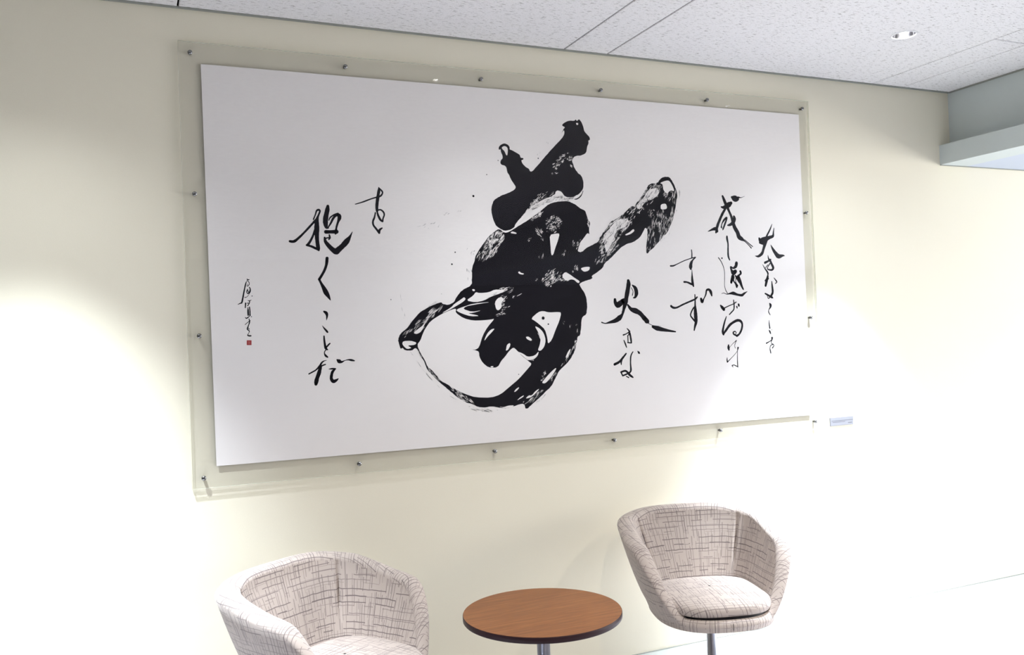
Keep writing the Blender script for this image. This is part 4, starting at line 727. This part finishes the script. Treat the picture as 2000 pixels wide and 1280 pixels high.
# the great central character: ink shapes, bare paper left inside them, dry-brush streaks
def chaikin(ps):
    out = []
    for i, p in enumerate(ps):
        q = ps[(i+1) % len(ps)]
        out.append((p[0]*0.78 + q[0]*0.22, p[1]*0.78 + q[1]*0.22)); out.append((p[0]*0.22 + q[0]*0.78, p[1]*0.22 + q[1]*0.78))
    return out
def inside(x, z, poly):
    c = False; j = len(poly) - 1
    for i in range(len(poly)):
        xi, zi = poly[i]; xj, zj = poly[j]
        if (zi > z) != (zj > z) and x < (xj - xi)*(z - zi)/(zj - zi) + xi: c = not c
        j = i
    return c
bm = bmesh.new()
rnd = random.Random(3)
from mathutils.geometry import tessellate_polygon
def poly_face(pts, y, mi):
    vs = [bm.verts.new((a/1000, y, b/1000)) for a, b in pts]
    for t in tessellate_polygon([[Vector((a, b, 0)) for a, b in pts]]):
        try: bm.faces.new([vs[i] for i in t]).material_index = mi
        except ValueError: pass
n_ink = 0
for k, (lay, pts) in enumerate(BODY):
    y = {1: Y1 - 0.00002*n_ink, 2: -0.01030 - 0.000002*k, 3: -0.01042 - 0.000002*k}[lay]
    if lay == 1: n_ink += 1
    rough = []
    sm = chaikin(pts)
    for i, (a, b) in enumerate(sm):                     # ragged brush edge
        c, d = sm[(i+1) % len(sm)]; l = math.hypot(c-a, d-b); rough.append((a, b))
        if lay == 1 and l > 9:
            for q in range(1, int(l/5)):
                t = q/int(l/5); j = rnd.gauss(0, 0.55); rough.append((a+(c-a)*t - (d-b)/l*j, b+(d-b)*t + (c-a)/l*j))
    poly_face(rough, y, 1 if lay == 2 else 0)
kk = 0
for lay, reg, ang, ln, wd, cnt in DRY:
    cnt = int(cnt*1.5)
    x0, x1 = min(p[0] for p in reg), max(p[0] for p in reg); z0, z1 = min(p[1] for p in reg), max(p[1] for p in reg)
    done = 0; tries = 0
    while done < cnt and tries < cnt*30:
        tries += 1
        bx, bz = rnd.uniform(x0, x1), rnd.uniform(z0, z1)
        if not inside(bx, bz, reg): continue
        base = math.radians(ang + rnd.gauss(0, 6)); bl = ln*rnd.uniform(0.3, 1.15)
        for s_ in range(rnd.randint(2, 6)):               # a bundle of bristle marks side by side
            a = base + rnd.gauss(0, 0.035); l = bl*rnd.uniform(0.4, 1.0)/2; h = wd*rnd.choice((0.12, 0.18, 0.3, 0.5))*rnd.uniform(0.6, 1.2)/2
            po = rnd.gauss(0, wd*0.7); al = rnd.gauss(0, bl*0.25)
            x = bx - math.sin(a)*po + math.cos(a)*al; z = bz + math.cos(a)*po + math.sin(a)*al
            if not inside(x, z, reg): continue
            ca, sa = math.cos(a), math.sin(a); n = 5; top = []; bot = []
            for i in range(n + 1):
                t = -1 + 2*i/n; prof = h*(1 - t*t)**0.6*rnd.uniform(0.35, 1.4); off = rnd.gauss(0, h*0.4)
                if i in (0, n): prof = 0.05
                px, pz = x + ca*t*l - sa*off, z + sa*t*l + ca*off
                top.append((px - sa*prof, pz + ca*prof)); bot.append((px + sa*prof, pz - ca*prof))
            y = (-0.01036 if lay == 2 else -0.01046) - 0.00000002*kk; kk += 1
            vt = [bm.verts.new((p/1000, y, q/1000)) for p, q in top]; vb = [bm.verts.new((p/1000, y, q/1000)) for p, q in bot]
            for i in range(n): bm.faces.new((vb[i], vb[i+1], vt[i+1], vt[i])).material_index = 1 if lay == 2 else 0
            done += 1
flip_out(bm); obj('large_ink_character', bm, [M_INK, M_PAPER], paper, label='huge dry-brushed black character sweeping across the middle of the paper')
bm = bmesh.new()
for x, z, wd in INK_DOTS: disc(bm, x, z, wd/2, -0.0106)
flip_out(bm); obj('ink_spatter', bm, M_INK, paper, kind='stuff')
bm = bmesh.new(); bm.faces.new([bm.verts.new((x/1000, Y1, z/1000)) for x, z in SEAL]); 
cx = sum(p[0] for p in SEAL)/4; cz = sum(p[1] for p in SEAL)/4
flip_out(bm); obj('red_seal', bm, M_RED, paper, label='small square red seal under the signature')
bm = bmesh.new()
for dx in (-2.6, 0, 2.6): 
    vs = [bm.verts.new(((cx+dx+a)/1000, Y1-0.00005, (cz+b)/1000)) for a, b in ((-.45,-5),(.45,-5),(.45,5),(-.45,5))]; bm.faces.new(vs)
flip_out(bm); obj('seal_mark', bm, plain('pale_red', (0.55, 0.18, 0.17), 0.7), paper)
# sixteen bolts round the margin
pts = [(0.812 + 0.5762*i, 2.591) for i in range(6)] + [(0.812 + 0.5762*i, 1.027) for i in range(6)] + [(0.812, 2.069), (0.812, 1.547), (3.693, 2.069), (3.693, 1.545)]
b0 = None
for x, z in pts:
    if b0 is None:
        bm = lathe(bmesh.new(), [(0.0, 0.0072), (0.0045, 0.0068), (0.0082, 0.0045), (0.0088, 0.0), (0.0052, -0.0005), (0.005, -0.017)], 20)
        bmesh.ops.rotate(bm, verts=bm.verts, matrix=Matrix.Rotation(PI/2, 3, 'X'), cent=(0, 0, 0))
        b0 = o = obj('standoff_bolt', bm, M_BOLT, art, smooth=True)
    else: o = b0.copy(); COL.objects.link(o)
    o.matrix_parent_inverse = inv; o.location = (x, -0.0172, z)

# small caption plaque
pq = empty('caption_plaque', (3.8765, 0.0, 1.015), label='small grey caption plaque on the wall right of the calligraphy', category='sign')
obj('plaque_card', nbox(-0.0765, 0.0765, -0.006, 0.0, -0.021, 0.021, bev=0.0012), M_PLAQUE, pq)
bm = bmesh.new()
for z, x0, x1, h in ((0.004, -0.068, 0.072, 0.0014), (-0.003, -0.062, 0.02, 0.0012), (-0.010, 0.04, 0.066, 0.002)):
    box(bm, x0, x1, -0.0063, -0.0060, z - h, z + h)
obj('printed_line', bm, M_PRINT, pq)

# ------------------------------------------------------------------ tub chairs
def se(phi, a, bf, bb, n):
    s, c = math.sin(phi), math.cos(phi)
    return a*math.copysign(abs(s)**(2/n), s), -(bf if c > 0 else bb)*math.copysign(abs(c)**(2/n), c)
def sstep(a, b, x):
    t = min(1, max(0, (x - a)/(b - a))); return t*t*(3 - 2*t)
LIP = 0.413
def rim_h(phi):
    d = abs(math.degrees(phi)); 
    return LIP + 0.24*sstep(42, 84, d) + 0.066*sstep(70, 125, d) + 0.028*sstep(110, 180, d)
def flare(z): return min(1.0, max(0.0, (z - 0.395)/0.31))**0.72
def shell_point(phi, z, off):
    g = flare(z); a = 0.232 + 0.108*g; bf = 0.255 + 0.050*g; bb = 0.235 + 0.115*g
    return se(phi, a + off, bf + off, bb + off, 2.5 + 1.1*sstep(80, 130, abs(math.degrees(phi))))
def smoothgrid(name, rows, mat, parent, planar=False, inner_from=None):
    bm = bmesh.new(); uvl = bm.loops.layers.uv.new('UVMap'); nr = len(rows); nk = len(rows[0]); cum = [0.0]
    grid = [[bm.verts.new(p[:3]) for p in row] for row in rows]
    kr = max(range(nk), key=lambda k: math.hypot(rows[0][k][0], rows[0][k][1]))      # the widest ring measures the way round
    for i in range(nr): cum.append(cum[-1] + math.dist(rows[i][kr], rows[(i+1) % nr][kr]))
    for i in range(nr):
        j = (i+1) % nr; rim = [0.0, 0.0]
        for k in range(nk - 1):
            q = ((i, k, cum[i]), (j, k, cum[i+1]), (j, k+1, cum[i+1]), (i, k+1, cum[i]))
            fc = bm.faces.new([grid[a][b] for a, b, _ in q]); fc.smooth = True
            for lp, (a, b, uu) in zip(fc.loops, q):
                c_ = lp.vert.co
                if planar: lp[uvl].uv = (c_.x + 0.3*c_.z, c_.y + c_.z)
                elif inner_from is not None and inner_from[0] <= k < inner_from[1]:
                    k0 = inner_from[0]; lp[uvl].uv = (uu, rows[a][k0][2] + sum(math.dist(rows[a][t], rows[a][t+1]) for t in range(k0, b)))
                elif inner_from is not None and k >= inner_from[1]: lp[uvl].uv = (uu*0.88 + 3, 2 - c_.z)
                else: lp[uvl].uv = (uu, c_.z + 0.4*(0.3 - min(0.3, math.hypot(c_.x, c_.y))))
    bmesh.ops.remove_doubles(bm, verts=bm.verts, dist=0.0002)
    bmesh.ops.recalc_face_normals(bm, faces=bm.faces)
    return obj(name, bm, mat, parent)
def make_chair(label):
    t = empty('tub_chair', (0, 0, 0), label=label, category='chair', group='upholstered tub chairs')
    rows = []; NP = 252
    for i in range(NP):
        phi = -PI + 2*PI*i/NP; row = []; H = rim_h(phi); deg = abs(math.degrees(phi))
        for fz in (0.02, 0.25, 0.5, 0.72, 0.88, 0.96, 1.0):
            px, py = shell_point(phi, 0.385, -0.004); row.append((px*fz, py*fz, 0.352 + 0.020*fz**5))
        for k in range(10):
            z = 0.376 + (H - 0.022 - 0.376)*k/9; px, py = shell_point(phi, z, 0.0 - 0.004*(1-k/9)); row.append((px, py, z))
        th = 0.036 + 0.034*sstep(45, 90, deg)
        for k in range(1, 9):
            a = PI*k/9; px, py = shell_point(phi, H - 0.022, -th/2 + th/2*math.cos(a)); row.append((px, py, H - 0.022 + 0.024*math.sin(a)))
        crease = 0.015*math.exp(-((deg - 137.2)/1.9)**2)
        for k in range(12):
            z = H - 0.022 + (0.398 - H + 0.022)*k/11; tt = th + 0.006*math.sin(PI*k/11)
            px, py = shell_point(phi, z, -tt + crease*math.sin(PI*min(1, k/8+0.1))); row.append((px, py, z))
        for fz in (0.9, 0.5, 0.02): px, py = shell_point(phi, 0.398, -th); row.append((px*fz, py*fz, 0.396))
        rows.append(row)
    obj_shell = smoothgrid('upholstered_shell', rows, M_FABRIC, t, inner_from=(16, 25))
    # seam lines round the outside of the rim
    bm = bmesh.new(); box(bm, -0.0006, 0.0006, -0.2558, -0.2535, 0.380, 0.405); obj('seam', bm, M_BLACK, obj_shell)
    # dark pan under the cushion
    rows = []
    for i in range(64):
        phi = -PI + 2*PI*i/64; row = []
        for fz, z in ((0.02, 0.398), (1.0, 0.398), (1.0, 0.426), (0.02, 0.426)):
            px, py = se(phi, 0.200, 0.226, 0.185, 2.8); row.append((px*fz, py*fz, z))
        rows.append(row)
    smoothgrid('seat_pan', rows, M_BLACK, t)
    # loose seat cushion
    rows = []
    for i in range(96):
        phi = -PI + 2*PI*i/96; row = []
        for fz, z in ((0.02, 0.420), (0.7, 0.420), (0.93, 0.421), (0.975, 0.425), (0.995, 0.433), (1.0, 0.443), (0.992, 0.453), (0.965, 0.461), (0.92, 0.466), (0.8, 0.471), (0.55, 0.475), (0.3, 0.4765), (0.02, 0.477)):
            px, py = se(phi, 0.212, 0.240, 0.190, 3.0); row.append((px*fz, py*fz, z))
        rows.append(row)
    smoothgrid('seat_cushion', rows, M_FABRIC, t, planar=True)
    obj('column', lathe(bmesh.new(), [(0.0, 0.012), (0.0195, 0.012), (0.0195, 0.34), (0.045, 0.345), (0.045, 0.354), (0.0, 0.354)], 32), M_CHROME, t, smooth=False)
    obj('base_disc', lathe(bmesh.new(), [(0.0, 0.0), (0.225, 0.0), (0.23, 0.004), (0.22, 0.009), (0.06, 0.018), (0.02, 0.024), (0.0, 0.024)], 64), M_STEEL, t, smooth=True)
    for o in t.children:
        if o.name.startswith('column'):
            for p in o.data.polygons: p.use_smooth = abs(p.normal.z) < 0.5
    return t
ch = make_chair('hatched fabric tub chair left of the round table, nearer the left edge')
ch.location = (1.195, -0.52, 0); ch.rotation_euler = (0, 0, math.radians(33))
ch2 = copy_tree(ch); ch2['label'] = 'hatched fabric tub chair right of the round table, white cushion brightly lit'
ch2.location = (2.672, -0.495, 0); ch2.rotation_euler = (0, 0, math.radians(-17))

# ------------------------------------------------------------------ round table
tb = empty('round_table', (1.848, -0.671, 0), label='small round table with brown wood top between the two tub chairs', category='table')
R0 = 0.2735; HT = 0.555
obj('tabletop', lathe(bmesh.new(), [(0.0, HT), (R0 - 0.0015, HT), (R0 - 0.0015, HT - 0.004), (0.0, HT - 0.004)], 96), M_WOOD, tb)
e = obj('edge_band', lathe(bmesh.new(), [(R0 - 0.003, HT - 0.0018), (R0 - 0.0014, HT - 0.0006), (R0, HT - 0.003), (R0, HT - 0.0185), (R0 - 0.002, HT - 0.021), (0.0, HT - 0.021)], 96), M_EDGE, tb)
obj('column', lathe(bmesh.new(), [(0.0, 0.014), (0.0225, 0.014), (0.0225, HT - 0.03), (0.06, HT - 0.026), (0.06, HT - 0.021), (0.0, HT - 0.021)], 32), M_STEEL, tb)
obj('base_disc', lathe(bmesh.new(), [(0.0, 0.0), (0.20, 0.0), (0.205, 0.004), (0.195, 0.009), (0.05, 0.018), (0.0, 0.018)], 64), M_STEEL, tb, smooth=True)
for o in tb.children:
    if o.name.startswith(('column', 'edge')):
        for p in o.data.polygons: p.use_smooth = abs(p.normal.z) < 0.5
